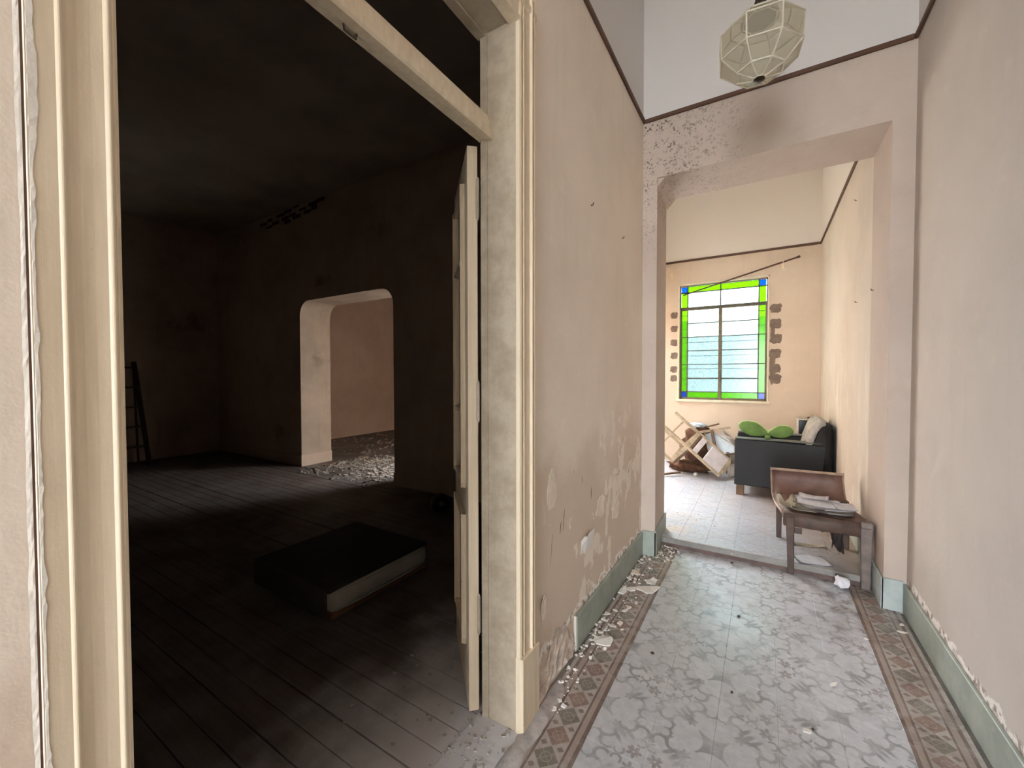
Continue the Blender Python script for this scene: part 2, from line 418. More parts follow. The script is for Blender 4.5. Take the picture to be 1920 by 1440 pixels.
# ground and yard outside the windows
struct('ground', B((-20, -20, -.3), (20, 25, -.12)), M_GROUND)
struct('wall_yard', B((-2.5, 10.4, -.12), (4, 10.6, 2.65)), M_YARD)
# floors: substrate, then the tiles
fl = struct('floor', B((XW, YF-.3, -.12), (XR+.2, 3.48, -.011)), M_STEP, label='patterned cement tile floor of the corridor')
T = .21
def tile_mesh(sx, sy, name, mat, h=.014):
    b = B((-sx/2, -sy/2, -h), (sx/2, sy/2, 0)); top = [e for e in b.edges if all(v.co.z > -1e-6 for v in e.verts)]
    bmesh.ops.bevel(b, geom=top, offset=.0007, segments=1, affect='EDGES')
    me = bpy.data.meshes.new(name); b.to_mesh(me); b.free(); me.materials.append(mat); return me
def lay(me, name, x, y, z, par, wob=.0002):
    o = bpy.data.objects.new(name, me); o.location = (x, y, z+random.uniform(-wob, wob)*1.0); COL.objects.link(o); o.parent = par
    return o
tf = tile_mesh(T-.0005, T-.0005, 'tile_field', M_FIELD); tb = tile_mesh(T-.0005, T-.0005, 'tile_border', M_BORDER)
ys = [2.09+T/2+T*k for k in range(-19, 7)]
for y in ys:
    if y > 3.48: continue
    for i in range(-1, 6):
        lay(tb if i in (-1, 5) else tf, 'tile', -.568+T*(i+.5), y, 0, fl)
fi = struct('floor_inner', B((XI-.2, 3.485, -.12), (XJ+.2, YW+.1, ZI-.013)), M_STEP, label='pale patterned tile floor of the bright inner room')
ti = tile_mesh(.199, .199, 'tile_inner', M_INFLOOR)
for j in range(16):
    for i in range(12): lay(ti, 'tile', XJ-.1-.2*i, 3.58+.2*j, ZI, fi, .0002) if not (3.58+.2*j < YB and (XJ-.1-.2*i) < -.72) else None
struct('step_nosing', B((-.712, 3.462, .028), (XJ, 3.483, ZI+.001), .004), M_STEP, fi)
struct('step_riser', B((-.712, 3.470, -.01), (XJ, 3.4845, .028)), M_STEPR, fi)
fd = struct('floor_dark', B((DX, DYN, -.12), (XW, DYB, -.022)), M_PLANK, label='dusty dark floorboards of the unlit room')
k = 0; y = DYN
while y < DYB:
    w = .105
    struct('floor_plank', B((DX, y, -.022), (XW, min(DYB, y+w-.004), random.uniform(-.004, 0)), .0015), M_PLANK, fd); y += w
# picture rails
def rail(i, lo, hi): struct('trim_%d' % i, B(lo, hi, .004), M_RAIL)
RZ0, RZ1 = 3.298, 3.325
rail(1, (XL, YF, RZ0), (XL+.018, YE, RZ1)); rail(2, (XR-.018, YF, RZ0), (XR, YE, RZ1)); rail(3, (XL+.018, YE-.02, RZ0), (XR-.018, YE, RZ1))
rail(4, (XI, YW-.02, 3.095), (XJ, YW, 3.125)); rail(5, (XJ-.018, YB, 3.098), (XJ, YW-.02, 3.122))
# skirtings
bl = struct('baseboard_left', B((XL, 1.905, 0), (XL+.016, YE, .175), .003), M_BB, label='green-grey skirting broken off short of the door')
struct('broken_end', B((XL, 1.893, 0), (XL+.014, 1.906, .18), .003), M_CAULK, bl)
for yy in (2.45, 2.98): struct('joint', B((XL, yy, 0), (XL+.0165, yy+.002, .174)), M_STEPR, bl)
struct('baseboard_right', B((XR-.016, YF, 0), (XR, YE, .17), .003), M_BB, label='green-grey skirting along the plain corridor wall')
bm = bmesh.new(); box(bm, (XL+.016, YE-.014, 0), (-.688, YE, .19), .003); prism(bm, [(-.70, YE-.014), (-.687, YE-.014), (-.712, YB), (-.728, YB)], 2, 0, .2)
struct('baseboard_end_left', bm, M_BB, label='green-grey skirting wrapping the foot of the pier by the peeling wall')
bm = bmesh.new(); box(bm, (XJ-.012, YE-.014, 0), (XR-.016, YE, .185), .003); box(bm, (XJ-.014, YE-.014, 0), (XJ, YB+.02, .185), .003)
struct('baseboard_end_right', bm, M_BBL, label='pale blue-green skirting on the pier foot beside the chair')
struct('baseboard_inner_right', B((XJ-.012, YB, ZI), (XJ, YW, ZI+.13)), M_BB)
# dim skirting in the dark room
bm = bmesh.new(); box(bm, (DX, DYB-.015, 0), (ox0-.001, DYB, .16)); box(bm, (ox1+.001, DYB-.015, 0), (XW, DYB, .16))
struct('baseboard_dark', bm, M_DARK)
struct('baseboard_opening', B((ox0, DYB-.015, 0), (ox0+.02, DYB+.5, .17)), M_FAR)

# ------------------------------------------------------------------ door in the left wall
door = sroot('door_1', 'tall cream-painted door frame with transom and one inward-opened leaf')
# near casing: moulded profile (y, x offset from the wall), swept upward
def casing(name, prof, z1, mat):
    bm = bmesh.new(); prism(bm, [(XL+(dx*.6 if y < 1 else dx), y) for y, dx in prof], 2, 0, z1); return obj(name, bm, mat, door)
def arc(y0, y1, h0, h, n=6): return [(y0+(y1-y0)*k/n, h0+h*math.sin(math.pi*k/n)) for k in range(n+1)]
pl = [(.1245, -.01), (.1245, .012), (.128, .012)] + [(.150, .012)] + arc(.151, .160, .012, .004) + [(.162, .010), (.172, .008), (.185, .008), (.198, .010)] + arc(.199, .2075, .0115, .004) + [(.209, .012), (.2125, .010), (.2135, -.03)]
casing('casing', pl, 2.88, M_PAINT)
bm = bmesh.new(); _R = random.Random(77); rows = []; wa = wb = 0.; gap = True     # flaking filler where casing meets wall
for k in range(330):
    z = k*.0087; wa = max(-.0022, min(.003, wa+_R.uniform(-.0011, .0011))); wb = max(-.002, min(.0045, wb+_R.uniform(-.0018, .0018)))
    ys_ = (.1165+wa*.5, .1195, .1222, .1236, .1262, .1305+wb); xs_ = (.0003, .0012, .0018, .0045, .0075, .0078)
    rows.append([bm.verts.new((XL+x+(_R.uniform(-.0004, .0004) if 0 < i < 5 else 0), y, z)) for i, (y, x) in enumerate(zip(ys_, xs_))])
for a_, b2 in zip(rows, rows[1:]):
    for k in range(5):
        if k == 2 and (gap := (gap if _R.random() < .85 else _R.random() < .8)): continue
        bm.faces.new((a_[k], a_[k+1], b2[k+1], b2[k]))
obj('filler_strip', bm, M_CAULK, door)
obj('crack', B((XL+.0002, .1215, 0), (XL+.0028, .1240, 2.86)), M_RAIL, door)
pr = [(1.338, -.03), (1.338, .014), (1.346, .017), (1.352, .017), (1.354, .012), (1.362, .012)] + arc(1.363, 1.371, .012, .006, 4) + [(1.376, .013), (1.412, .016), (1.414, .019)] + arc(1.415, 1.424, .02, .006, 4) + [(1.427, .018), (1.436, .018)] + arc(1.438, 1.446, .018, .006, 4) + [(1.449, .015), (1.458, .013), (1.461, .008), (1.462, -.01)]
casing('casing', pr, 2.86, M_PAINT_EDGE)
obj('plinth_block', B((XL-.005, 1.334, 0), (XL+.03, 1.47, .30), .003), M_PAINT_EDGE, door)
bm = bmesh.new()                                                     # head casing
prism(bm, [(XL-.03, DZ-.01), (XL+.014, DZ-.01), (XL+.017, DZ+.004), (XL+.011, DZ+.012), (XL+.014, DZ+.06), (XL+.022, DZ+.07), (XL+.022, DZ+.09), (XL+.014, DZ+.10), (XL+.012, DZ+.125), (XL-.02, DZ+.128)], 1, .16, 1.462)
obj('casing_head', bm, M_PAINT, door)
obj('jamb', B((XW+.018, DY1-.002, 0), (XL-.002, DY1+.032, DZ+.03), .002), M_PAINT_D, door)
obj('jamb', B((XW+.004, DY0-.032, 0), (XL-.002, DY0+.002, DZ+.03), .002), M_PAINT_D, door)
obj('jamb_head', B((XW+.004, DY0, DZ), (XL-.002, DY1, DZ+.03), .002), M_PAINT_D, door)
obj('door_stop', B((XW+.018, DY1-.008, 0), (XW+.05, DY1, DZ), .002), M_PAINT_D, door)
obj('door_stop', B((XW+.004, DY0, DZ-.012), (XW+.045, DY1, DZ), .002), M_PAINT_D, door)
bm = bmesh.new()
prism(bm, [(-.975, 2.322), (-.945, 2.322), (-.943, 2.314), (-.912, 2.314), (-.905, 2.320), (-.905, 2.343), (-.912, 2.348), (-.922, 2.350), (-.924, 2.357), (-.924, 2.392), (-.930, 2.397), (-.932, 2.412), (-.945, 2.418), (-.968, 2.452), (-.975, 2.452)], 1, DY0, DY1)
tr = obj('transom_bar', bm, M_PAINT, door)
bm = bmesh.new(); KY = onx(663, 64, -.93).y; tube(bm, [(-.944, KY-.02, 2.322), (-.944, KY-.018, 2.302), (-.944, KY+.018, 2.302), (-.944, KY+.02, 2.322)], .004, 6); obj('latch_keeper', bm, simple('dull_iron', srgb(96, 88, 78), .5, .2, 20, .2, .6), tr)
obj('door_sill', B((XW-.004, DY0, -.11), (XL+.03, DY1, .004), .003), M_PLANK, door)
# leaf, swung 135 degrees into the room
leaf_root = bpy.data.objects.new('leaf', None); COL.objects.link(leaf_root); leaf_root.parent = door
dv = Vector((-.707, .707, 0)); nv = Vector((-.707, -.707, 0)); pv = Vector((-.988, 1.340, 0))
LM = Matrix((( dv.x, nv.x, 0, pv.x), (dv.y, nv.y, 0, pv.y), (0, 0, 1, .012), (0, 0, 0, 1)))
M_LEAF = M_PAINT_EDGE
M_DGLASS = Mat('dim_leaf_glass'); M_DGLASS.color(srgb(40, 38, 34)).rough(.12); M_DGLASS = M_DGLASS.m
def lobj(name, bm, mat, parent=None):
    o = obj(name, bm, mat, parent or door); bm2 = o.data; bm2.transform(LM); return o
LW, LT, LH = .53, .042, 2.30
bm = bmesh.new()
box(bm, (0, 0, 0), (.095, LT, LH), .002); box(bm, (LW-.095, 0, 0), (LW, LT, LH), .002)
for z0, z1 in ((0, .22), (.80, .90), (2.19, LH)): box(bm, (.095, .001, z0), (LW-.095, LT-.001, z1))
bpy.data.objects.remove(leaf_root)
leaf = lobj('leaf', bm, M_LEAF); leaf['label'] = 'cream glazed door leaf swung into the dark room'
lobj('panel', B((.09, .012, .21), (LW-.09, .03, .81)), M_LEAF, leaf)
for z0, z1 in ((.90, 1.225), (1.225, 1.875), (1.875, 2.19)): lobj('pane', B((.09, .018, z0), (LW-.09, .024, z1)), M_DGLASS, leaf)
for z in (1.225, 1.875):
    bm = bmesh.new(); prism(bm, [(.006, z-.016), (LT+.014, z-.006), (LT+.016, z), (LT+.014, z+.006), (.006, z+.016)], 0, .09, LW-.09); lobj('glazing_bar', bm, M_LEAF, leaf)
for z0, z1 in ((.23, .79), (.905, 2.185)):
    for x0, x1 in ((.085, .112), (LW-.112, LW-.085)):
        bm = bmesh.new(); prism(bm, [(x0, LT-.01), (x0, LT+.008), (x0+.007, LT+.02), (x1-.007, LT+.018), (x1, LT+.004), (x1, LT-.01)], 2, z0, z1); lobj('moulding', bm, M_LEAF, leaf)
    for z in (z0, z1-.024):
        lobj('moulding', B((.085, LT-.01, z), (LW-.085, LT+.016, z+.024), .004), M_LEAF, leaf)
for z in (.42, 1.29, 2.10):
    bm = bmesh.new(); p = (-.981, 1.331); tube(bm, [(p[0], p[1], z-.075), (p[0], p[1], z+.075)], .007, 8)
    for q in (-.085, .085): tube(bm, [(p[0], p[1], z+q*.85), (p[0], p[1], z+q)], [.007, .003], 8)
    obj('hinge', bm, M_PAINT_D, leaf)

# ------------------------------------------------------------------ stained window of the inner room
def pane_mat(name, col, frost=.25, tr=1.):
    m = bpy.data.materials.new(name); m.use_nodes = True; t = m.node_tree; t.nodes.clear()
    out = t.nodes.new('ShaderNodeOutputMaterial'); a = t.nodes.new('ShaderNodeBsdfTransparent'); b = t.nodes.new('ShaderNodeBsdfTranslucent')
    g = t.nodes.new('ShaderNodeBsdfGlossy'); g.inputs['Roughness'].default_value = .15
    geo = t.nodes.new('ShaderNodeNewGeometry'); n = t.nodes.new('ShaderNodeTexNoise'); n.inputs['Scale'].default_value = 60; n.inputs['Detail'].default_value = 4
    t.links.new(geo.outputs['Position'], n.inputs['Vector'])
    mr = t.nodes.new('ShaderNodeMapRange'); mr.inputs[1].default_value = .35; mr.inputs[2].default_value = .65; mr.inputs[3].default_value = .75; mr.inputs[4].default_value = 1.1
    t.links.new(n.outputs['Fac'], mr.inputs[0])
    vm = t.nodes.new('ShaderNodeVectorMath'); vm.operation = 'SCALE'; vm.inputs[0].default_value = col; t.links.new(mr.outputs[0], vm.inputs['Scale'])
    t.links.new(vm.outputs[0], a.inputs[0]); t.links.new(vm.outputs[0], b.inputs[0])
    x = t.nodes.new('ShaderNodeMixShader'); x.inputs[0].default_value = frost; t.links.new(a.outputs[0], x.inputs[1]); t.links.new(b.outputs[0], x.inputs[2])
    y = t.nodes.new('ShaderNodeMixShader'); y.inputs[0].default_value = .02; t.links.new(x.outputs[0], y.inputs[1]); t.links.new(g.outputs[0], y.inputs[2])
    t.links.new(y.outputs[0], out.inputs['Surface']); return m
G_CLEAR = pane_mat('pale_textured_glass', (.44, .50, .50), .3)
G_CYAN = pane_mat('pale_cyan_textured_glass', (.27, .325, .33), .12)
G_GREEN = pane_mat('lime_green_glass', (.13, .28, .012), .12)
G_BLUE = pane_mat('blue_glass', (.016, .09, .26), .12)
M_IRON = simple('dark_window_iron', srgb(78, 74, 60), .55, .2, 20, .2)
M_WFRAME = simple('weathered_window_frame', srgb(108, 98, 74), .6, .25, 14, .2)
M_WSURR = simple('pale_window_surround', srgb(226, 214, 192), .8, .1, 10, .2)
win = sroot('window_1', 'stained glass window with lime green border panes and blue corners')
wy = YW+.07
bm = bmesh.new()
for lo, hi in (((wx0, YW-.012, wz0), (wx0+.022, YW+.10, wz1)), ((wx1-.022, YW-.012, wz0), (wx1, YW+.10, wz1)), ((wx0, YW-.012, wz1-.022), (wx1, YW+.10, wz1))): box(bm, lo, hi, .003)
obj('window_surround', bm, M_WSURR, win)
obj('window_sill', B((wx0-.02, YW-.03, wz0-.012), (wx1+.02, YW+.12, wz0+.02), .004), M_WSURR, win)
ix0, ix1, iz0, iz1 = wx0+.022, wx1-.022, wz0+.02, wz1-.022
tz = iz0+(iz1-iz0)*.80                                               # transom height
xm = ix0+(ix1-ix0)*.485
sl, sr = ix0+.105, ix1-.105                                          # green side strips
tzz = iz1-.105
bz = iz0+.115
def fbar(name, p, w, d=.03, mat=None, par=None):
    (x0, z0), (x1, z1) = p
    return obj(name, B((x0-w/2, wy-d/2, z0), (x0+w/2, wy+d/2, z1)) if x0 == x1 else B((x0, wy-d/2, z0-w/2), (x1, wy+d/2, z0+w/2)), mat or M_IRON, par or win)
def pane(x0, x1, z0, z1, mat, par): obj('pane', B((x0+.004, wy-.002, z0+.004), (x1-.004, wy+.002, z1-.004)), mat, par)
bm = bmesh.new()
for lo, hi in (((ix0, wy-.02, iz0), (ix0+.014, wy+.02, iz1)), ((ix1-.014, wy-.02, iz0), (ix1, wy+.02, iz1)), ((ix0, wy-.02, iz1-.012), (ix1, wy+.02, iz1)), ((ix0, wy-.02, iz0), (ix1, wy+.02, iz0+.012))): box(bm, lo, hi)
obj('window_frame', bm, M_WFRAME, win)
fbar('transom', ((ix0, tz), (ix1, tz)), .035, .05)
# fixed light above the transom
cols = [ix0+.012, sl, xm, sr, ix1-.012]
for i in range(4):
    pane(cols[i], cols[i+1], tzz, iz1-.01, G_BLUE if i in (0, 3) else G_GREEN, win)
    pane(cols[i], cols[i+1], tz+.012, tzz, G_GREEN if i in (0, 3) else G_CLEAR, win)
for x in (sl, xm, sr): fbar('glazing_bar', ((x, tz), (x, iz1)), .016)
fbar('glazing_bar', ((ix0, tzz), (ix1, tzz)), .014)
# two casements
for side in (0, 1):
    x0, x1 = (ix0+.012, xm-.0005) if side == 0 else (xm+.0005, ix1-.012)
    bm = bmesh.new(); t = .022
    for lo, hi in (((x0, wy-.018, iz0+.01), (x0+t*(1 if side else .6), wy+.018, tz-.012)), ((x1-t*(.6 if side else 1), wy-.018, iz0+.01), (x1, wy+.018, tz-.012)), ((x0, wy-.018, iz0+.01), (x1, wy+.018, iz0+.03)), ((x0, wy-.018, tz-.03), (x1, wy+.018, tz-.012))): box(bm, lo, hi)
    cs = obj('casement', bm, M_WFRAME, win)
    strip = (x0, sl) if side == 0 else (sr, x1); clear = (sl, x1) if side == 0 else (x0, sr)
    sx = sl if side == 0 else sr
    h = (tz-.02-bz)/6
    for j in range(3): pane(strip[0], strip[1], bz+2*h*j, bz+2*h*(j+1), G_GREEN, cs)
    pane(strip[0], strip[1], iz0+.02, bz, G_BLUE, cs); pane(clear[0], clear[1], iz0+.02, bz, G_GREEN, cs)
    for j in range(6): pane(clear[0], clear[1], bz+h*j, bz+h*(j+1), G_CYAN if j < 4 else G_CLEAR, cs)
    for j in range(6): fbar('glazing_bar', ((clear[0], bz+h*j), (clear[1], bz+h*j)), .012, .024, None, cs)
    for j in range(3): fbar('glazing_bar', ((strip[0], bz+2*h*j), (strip[1], bz+2*h*j)), .012, .024, None, cs)
    fbar('glazing_bar', ((sx, iz0+.02), (sx, tz-.02)), .014, .024, None, cs)
obj('astragal', B((xm-.021, wy-.034, iz0+.012), (xm+.021, wy-.018, tz-.018), .003), M_WFRAME, win)
obj('window_latch', B((xm-.012, wy-.05, iz0+.28), (xm+.012, wy-.015, iz0+.42), .004), M_IRON, win)
gz = [iz0+(tz-iz0)*q for q in (.93, .78, .63, .48, .335, .225)]
for z in gz:
    bm = bmesh.new(); tube(bm, [(wx0-.0, YW+.16, z), (wx1+.0, YW+.16, z)], .006, 6); obj('grille_bar', bm, M_IRON, win)
# raw cement patches where the bars were let into the wall
M_CEM = simple('grey_cement_patch', srgb(122, 106, 94), .9, .2, 15, .5)
def blob_poly(cx, cz, rx, rz, seed, n=18):
    R = random.Random(seed); sg_ = lambda v: math.copysign(abs(v)**.55, v)
    return [(cx+rx*sg_(math.cos(t))*R.uniform(.72, 1.1), cz+rz*sg_(math.sin(t))*R.uniform(.75, 1.1)) for t in (2*math.pi*k/n for k in range(n))]
for i, z in enumerate(gz):
    for sgn, xe in ((-1, wx0), (1, wx1)):
        w = .055 if sgn < 0 else .075
        bm = bmesh.new(); prism(bm, blob_poly(xe+sgn*w, z+.01*math.sin(i*3), w, .055 if sgn < 0 else .07, i*2+sgn), 1, YW-.004, YW+.01)
        obj('cement_patch', bm, M_CEM, wall_back)
bm = bmesh.new(); prism(bm, blob_poly(wx1+.045, (gz[3]+gz[5])/2, .035, .25, 91), 1, YW-.0035, YW+.01); obj('cement_patch', bm, M_CEM, wall_back)
bm = bmesh.new(); prism(bm, blob_poly(wx1+.04, (gz[1]+gz[2])/2, .03, .14, 92), 1, YW-.0035, YW+.01); obj('cement_patch', bm, M_CEM, wall_back)

# ------------------------------------------------------------------ curtain rod and brackets on the back wall
rod = thing('curtain_rod', 'dark thin curtain rod hanging aslant across the stained window', 'curtain rod', (-.35, YW-.05, 2.75))
a, b_ = Vector((-1.057, YW-.05, 2.587)), Vector((.371, YW-.05, 2.954))
bm = bmesh.new(); tube(bm, [a, b_], .011, 8); obj('rod', bm, M_RAIL, rod)
bm = bmesh.new(); tube(bm, [b_-(b_-a)*.012, b_+(b_-a)*.012], .015, 8); obj('rod_end', bm, M_RAIL, rod)
M_BRK = simple('aged_ivory', srgb(240, 222, 190), .5, .12, 20, .1)
def bracket(x, z, label):
    t = thing('rod_bracket', label, 'bracket', (x, YW, z), 'curtain rod brackets')
    obj('plate', B((x-.016, YW-.012, z-.055), (x+.016, YW-.0002, z+.055), .006, 2), M_BRK, t)
    bm = bmesh.new(); tube(bm, [(x, YW-.01, z+.02), (x, YW-.05, z+.01), (x, YW-.068, z-.01), (x, YW-.064, z+.03)], .006, 6); obj('hook', bm, M_BRK, t)
bracket(.20, 2.885, 'ivory bracket on the wall still carrying the slanting rod')
bracket(-1.225, 2.885, 'empty ivory bracket on the wall beside the pier edge')

# ------------------------------------------------------------------ hanging faceted glass lamp
LX, LY = -.035, 2.2
lamp = thing('pendant_lamp', 'faceted frosted glass pendant lamp hanging in the corridor', 'lamp', (LX, LY, 2.74))
def glass_mat():
    m = bpy.data.materials.new('frosted_lamp_glass'); m.use_nodes = True; t = m.node_tree; b = t.nodes['Principled BSDF']
    b.inputs['Base Color'].default_value = srgb(216, 210, 194)+(1,); b.inputs['Roughness'].default_value = .22
    tl = t.nodes.new('ShaderNodeBsdfTranslucent'); tl.inputs[0].default_value = srgb(222, 216, 202)+(1,)
    tp = t.nodes.new('ShaderNodeBsdfTransparent'); tp.inputs[0].default_value = (.95, .95, .92, 1)
    x = t.nodes.new('ShaderNodeMixShader'); x.inputs[0].default_value = .45; y = t.nodes.new('ShaderNodeMixShader'); y.inputs[0].default_value = .69
    t.links.new(b.outputs[0], x.inputs[1]); t.links.new(tl.outputs[0], x.inputs[2]); t.links.new(x.outputs[0], y.inputs[1]); t.links.new(tp.outputs[0], y.inputs[2])
    t.links.new(y.outputs[0], t.nodes['Material Output'].inputs['Surface']); return m
M_LG = glass_mat()
M_LEAD = simple('pale_lead_came', srgb(212, 207, 192), .3, .1, 20, .1, 0.)
M_BRASS = simple('dark_bronze', srgb(58, 46, 34), .4, .2, 20, .1, .7)
prof = [(.022, 2.742), (.10, 2.768), (.168, 2.832), (.172, 2.937), (.125, 2.985), (.07, 3.0)]
N = 8; ang = [2*math.pi*(k+.5)/N+.12 for k in range(N)]
P = [[Vector((LX+r*math.cos(t), LY+r*math.sin(t), z)) for t in ang] for r, z in prof]
bm = bmesh.new()
for i in range(6):
    for k in range(N):
        bar(bm, P[i][k], P[i][(k+1) % N], .0055)
        if i < 5: bar(bm, P[i][k], P[i+1][k], .0055)
shade = obj('shade_frame', bm, M_LEAD, lamp)
for i in range(5):
    for k in range(N):
        q = [P[i][k], P[i][(k+1) % N], P[i+1][(k+1) % N], P[i+1][k]]
        bm = bmesh.new(); vs = [bm.verts.new(p) for p in q]; bm.faces.new(vs); bmesh.ops.recalc_face_normals(bm, faces=bm.faces[:])
        o = obj('pane', bm, M_LG, shade); sd = o.modifiers.new('thick', 'SOLIDIFY'); sd.thickness = .003
bm = bmesh.new(); tube(bm, [(LX, LY, 2.728), (LX, LY, 2.735), (LX, LY, 2.746)], [.008, .024, .022], 12); obj('finial', bm, M_BRASS, lamp)
bm = bmesh.new(); tube(bm, [(LX, LY, 2.998), (LX, LY, 3.015), (LX, LY, 3.06), (LX, LY, 3.12)], [.078, .075, .03, .012], 14); obj('cap', bm, M_BRASS, lamp)
bm = bmesh.new(); tube(bm, [(LX, LY, 3.11), (LX, LY, H)], .006, 8); obj('rod', bm, M_BRASS, lamp)
bm = bmesh.new(); tube(bm, [(LX, LY, H-.05), (LX, LY, H)], [.02, .055], 14); obj('ceiling_rose', bm, M_BRASS, lamp)

# ------------------------------------------------------------------ black armchair
M_VINYL = simple('black_vinyl', srgb(13, 13, 15), .6, .2, 6, .15)
M_DUSTY = Mat('dusty_grey_vinyl')
_n = M_DUSTY.noise(6, 6, .65, M_DUSTY.vec(M_DUSTY.x*3, M_DUSTY.y, M_DUSTY.z*3))
M_DUSTY.color(M_DUSTY.mix(_n.ramp(.3, .7), srgb(150, 146, 138), srgb(186, 181, 172))).rough(.8); M_DUSTY.bump(_n, .4, .01); M_DUSTY = M_DUSTY.m
M_WOOD_BLK = simple('worn_brown_wood', srgb(110, 84, 62), .7, .3, 10, .3)
M_ARMTOP = simple('dusty_arm_top', srgb(96, 100, 94), .5, .25, 12, .2)
AX0, AX1, AY0, AY1 = -.27, .60, 5.10, 5.82
ac = thing('armchair', 'black vinyl club armchair with dusty grey backrest against the flaking wall', 'armchair', ((AX0+AX1)/2, (AY0+AY1)/2, ZI))
for y0 in (AY0, AY1-.13):
    bm = bmesh.new(); prism(bm, [(AX0, .185), (AX0, .675), (AX0+.012, .69), (.52, .672), (.535, .655), (.515, .40), (.46, .20), (.44, .185)], 1, y0, y0+.13)
    bmesh.ops.bevel(bm, geom=bm.edges[:], offset=.006, segments=1, affect='EDGES')
    arm_ = obj('arm', bm, M_VINYL, ac)
    bm = B((AX0+.003, y0+.008, .688), (.50, y0+.122, .70), .005); obj('arm_pad', bm, M_ARMTOP, arm_)
obj('seat', B((AX0+.03, AY0+.13, .20), (.40, AY1-.13, .46), .03, 2), M_VINYL, ac)
bm = bmesh.new(); prism(bm, [(.33, .44), (.46, .84), (.51, .895), (.565, .90), (.60, .86), (.60, .34), (.50, .25), (.40, .30)], 1, AY0+.01, AY1-.01)
bmesh.ops.bevel(bm, geom=bm.edges[:], offset=.025, segments=3, affect='EDGES'); obj('backrest_shell', bm, M_VINYL, ac, True)
bm = bmesh.new(); prism(bm, [(.30, .46), (.43, .86), (.47, .925), (.525, .935), (.545, .90), (.47, .80), (.37, .46)], 1, AY0+.02, AY1-.02)
bmesh.ops.bevel(bm, geom=bm.edges[:], offset=.014, segments=2, affect='EDGES'); obj('backrest', bm, M_DUSTY, ac, True)
for x in (AX0+.02, .40):
    for y in (AY0+.01, AY1-.09): obj('leg', B((x, y, ZI), (x+.075, y+.08, .19), .004), M_WOOD_BLK, ac)
# green bow cushion on the near arm
M_GREEN = simple('green_felt', srgb(98, 128, 66), .9, .2, 14, .3)
M_GREENL = simple('pale_green_piping', srgb(176, 196, 140), .9, .15, 14, .3)
cu = thing('bow_cushion', 'green bow-shaped cushion with two rounded lobes on the armchair arm', 'cushion', (.02, 5.16, .70))
def lobe(cx, cz, L, Hh, tilt, mat, th=.035, name='lobe'):
    bm = bmesh.new(); bmesh.ops.create_uvsphere(bm, u_segments=20, v_segments=10, radius=1)
    c, s = math.cos(tilt), math.sin(tilt)
    for v in bm.verts:
        taper = 1-.35*max(0, v.co.x)
        x, z = v.co.x*L, v.co.z*Hh*taper
        v.co = Vector((cx+x*c-z*s, 5.16+v.co.y*th*taper, cz+x*s+z*c))
    return obj(name, bm, mat, cu, True)
def mirror_lobe(cx, cz, L, Hh, tilt, mat, th, name):
    return lobe(cx, cz, -L, Hh, -tilt, mat, th, name)
lobe(-.095, .80, .145, .078, -.30, M_GREEN); mirror_lobe(.155, .785, .115, .068, -.22, M_GREEN, .035, 'lobe')
lobe(-.093, .806, .148, .078, -.30, M_GREENL, .02, 'piping'); mirror_lobe(.155, .791, .117, .068, -.22, M_GREENL, .02, 'piping')
obj('knot', B((.01, 5.13, .702), (.065, 5.19, .75), .015, 2), M_GREEN, cu, True)
# heater box in the corner
M_CASE = simple('pale_enamel_casing', srgb(206, 200, 188), .5, .12, 14, .1)
M_BLKP = simple('black_front_panel', srgb(22, 24, 26), .3, .15, 10, .05)
hx0, hx1, hy0, hy1, hz = .355, .605, 6.30, 6.62, .835
ht = thing('heater', 'pale metal heater cabinet with slotted top and black front in the room corner', 'heater', ((hx0+hx1)/2, (hy0+hy1)/2, ZI))
bm = bmesh.new(); box(bm, (hx0, hy0+.004, ZI), (hx0+.025, hy1, hz), .003); box(bm, (hx1-.012, hy0+.004, ZI), (hx1, hy1, hz), .003); box(bm, (hx0+.025, hy0+.004, hz-.02), (hx1-.012, hy1, hz)); box(bm, (hx0+.025, hy1-.01, ZI), (hx1-.012, hy1, hz-.02)); box(bm, (hx0+.025, hy0+.004, ZI), (hx1-.012, hy1-.01, ZI+.04))
obj('casing', bm, M_CASE, ht)
obj('front_panel', B((hx0+.027, hy0+.012, ZI+.04), (hx1-.014, hy0+.03, hz-.03), .003), M_BLKP, ht)
for k in range(7):
    x = hx0+.03+k*.017; obj('slot', B((x, hy0-.0, hz-.002), (x+.007, hy0+.12, hz+.0015)), M_BLKP, ht)
for k in range(14):
    z = hz-.05-k*.03; obj('slot', B((hx0-.0015, hy0+.03, z), (hx0+.002, hy0+.10, z+.012)), M_BLKP, ht)
bm = bmesh.new(); tube(bm, [(.545, hy0-.004, .765), (.545, hy0+.012, .765)], .026, 14); obj('knob', bm, simple('orange_plastic', srgb(206, 150, 60), .4, .1, 10, 0), ht)
bm = bmesh.new(); tube(bm, [(.50, hy0+.15, hz+.0005), (.50, hy0+.15, hz+.012)], [.03, .022], 12); tag(obj('jar_lid', bm, M_BLKP, None), 'small dark lid lying on the heater cabinet', 'lid')

# ------------------------------------------------------------------ low brown chair astride the step
M_CHWOOD = simple('worn_brown_chair', srgb(112, 84, 74), .55, .3, 9, .3)
M_CHLEG = simple('dusty_dark_leg', srgb(84, 66, 58), .6, .3, 12, .3)
M_CHPALE = simple('dusty_pale_rim', srgb(168, 142, 124), .7, .25, 14, .2)
M_RAG = simple('torn_dark_upholstery', srgb(58, 46, 44), .9, .3, 12, .5)
CX0, CX1 = .13, .585
fz = lambda y: (.0 if y < 3.49 else ZI)
ch = thing('low_chair', 'low brown chair with curved back and torn seat standing astride the step', 'chair', (.36, 3.72, 0))
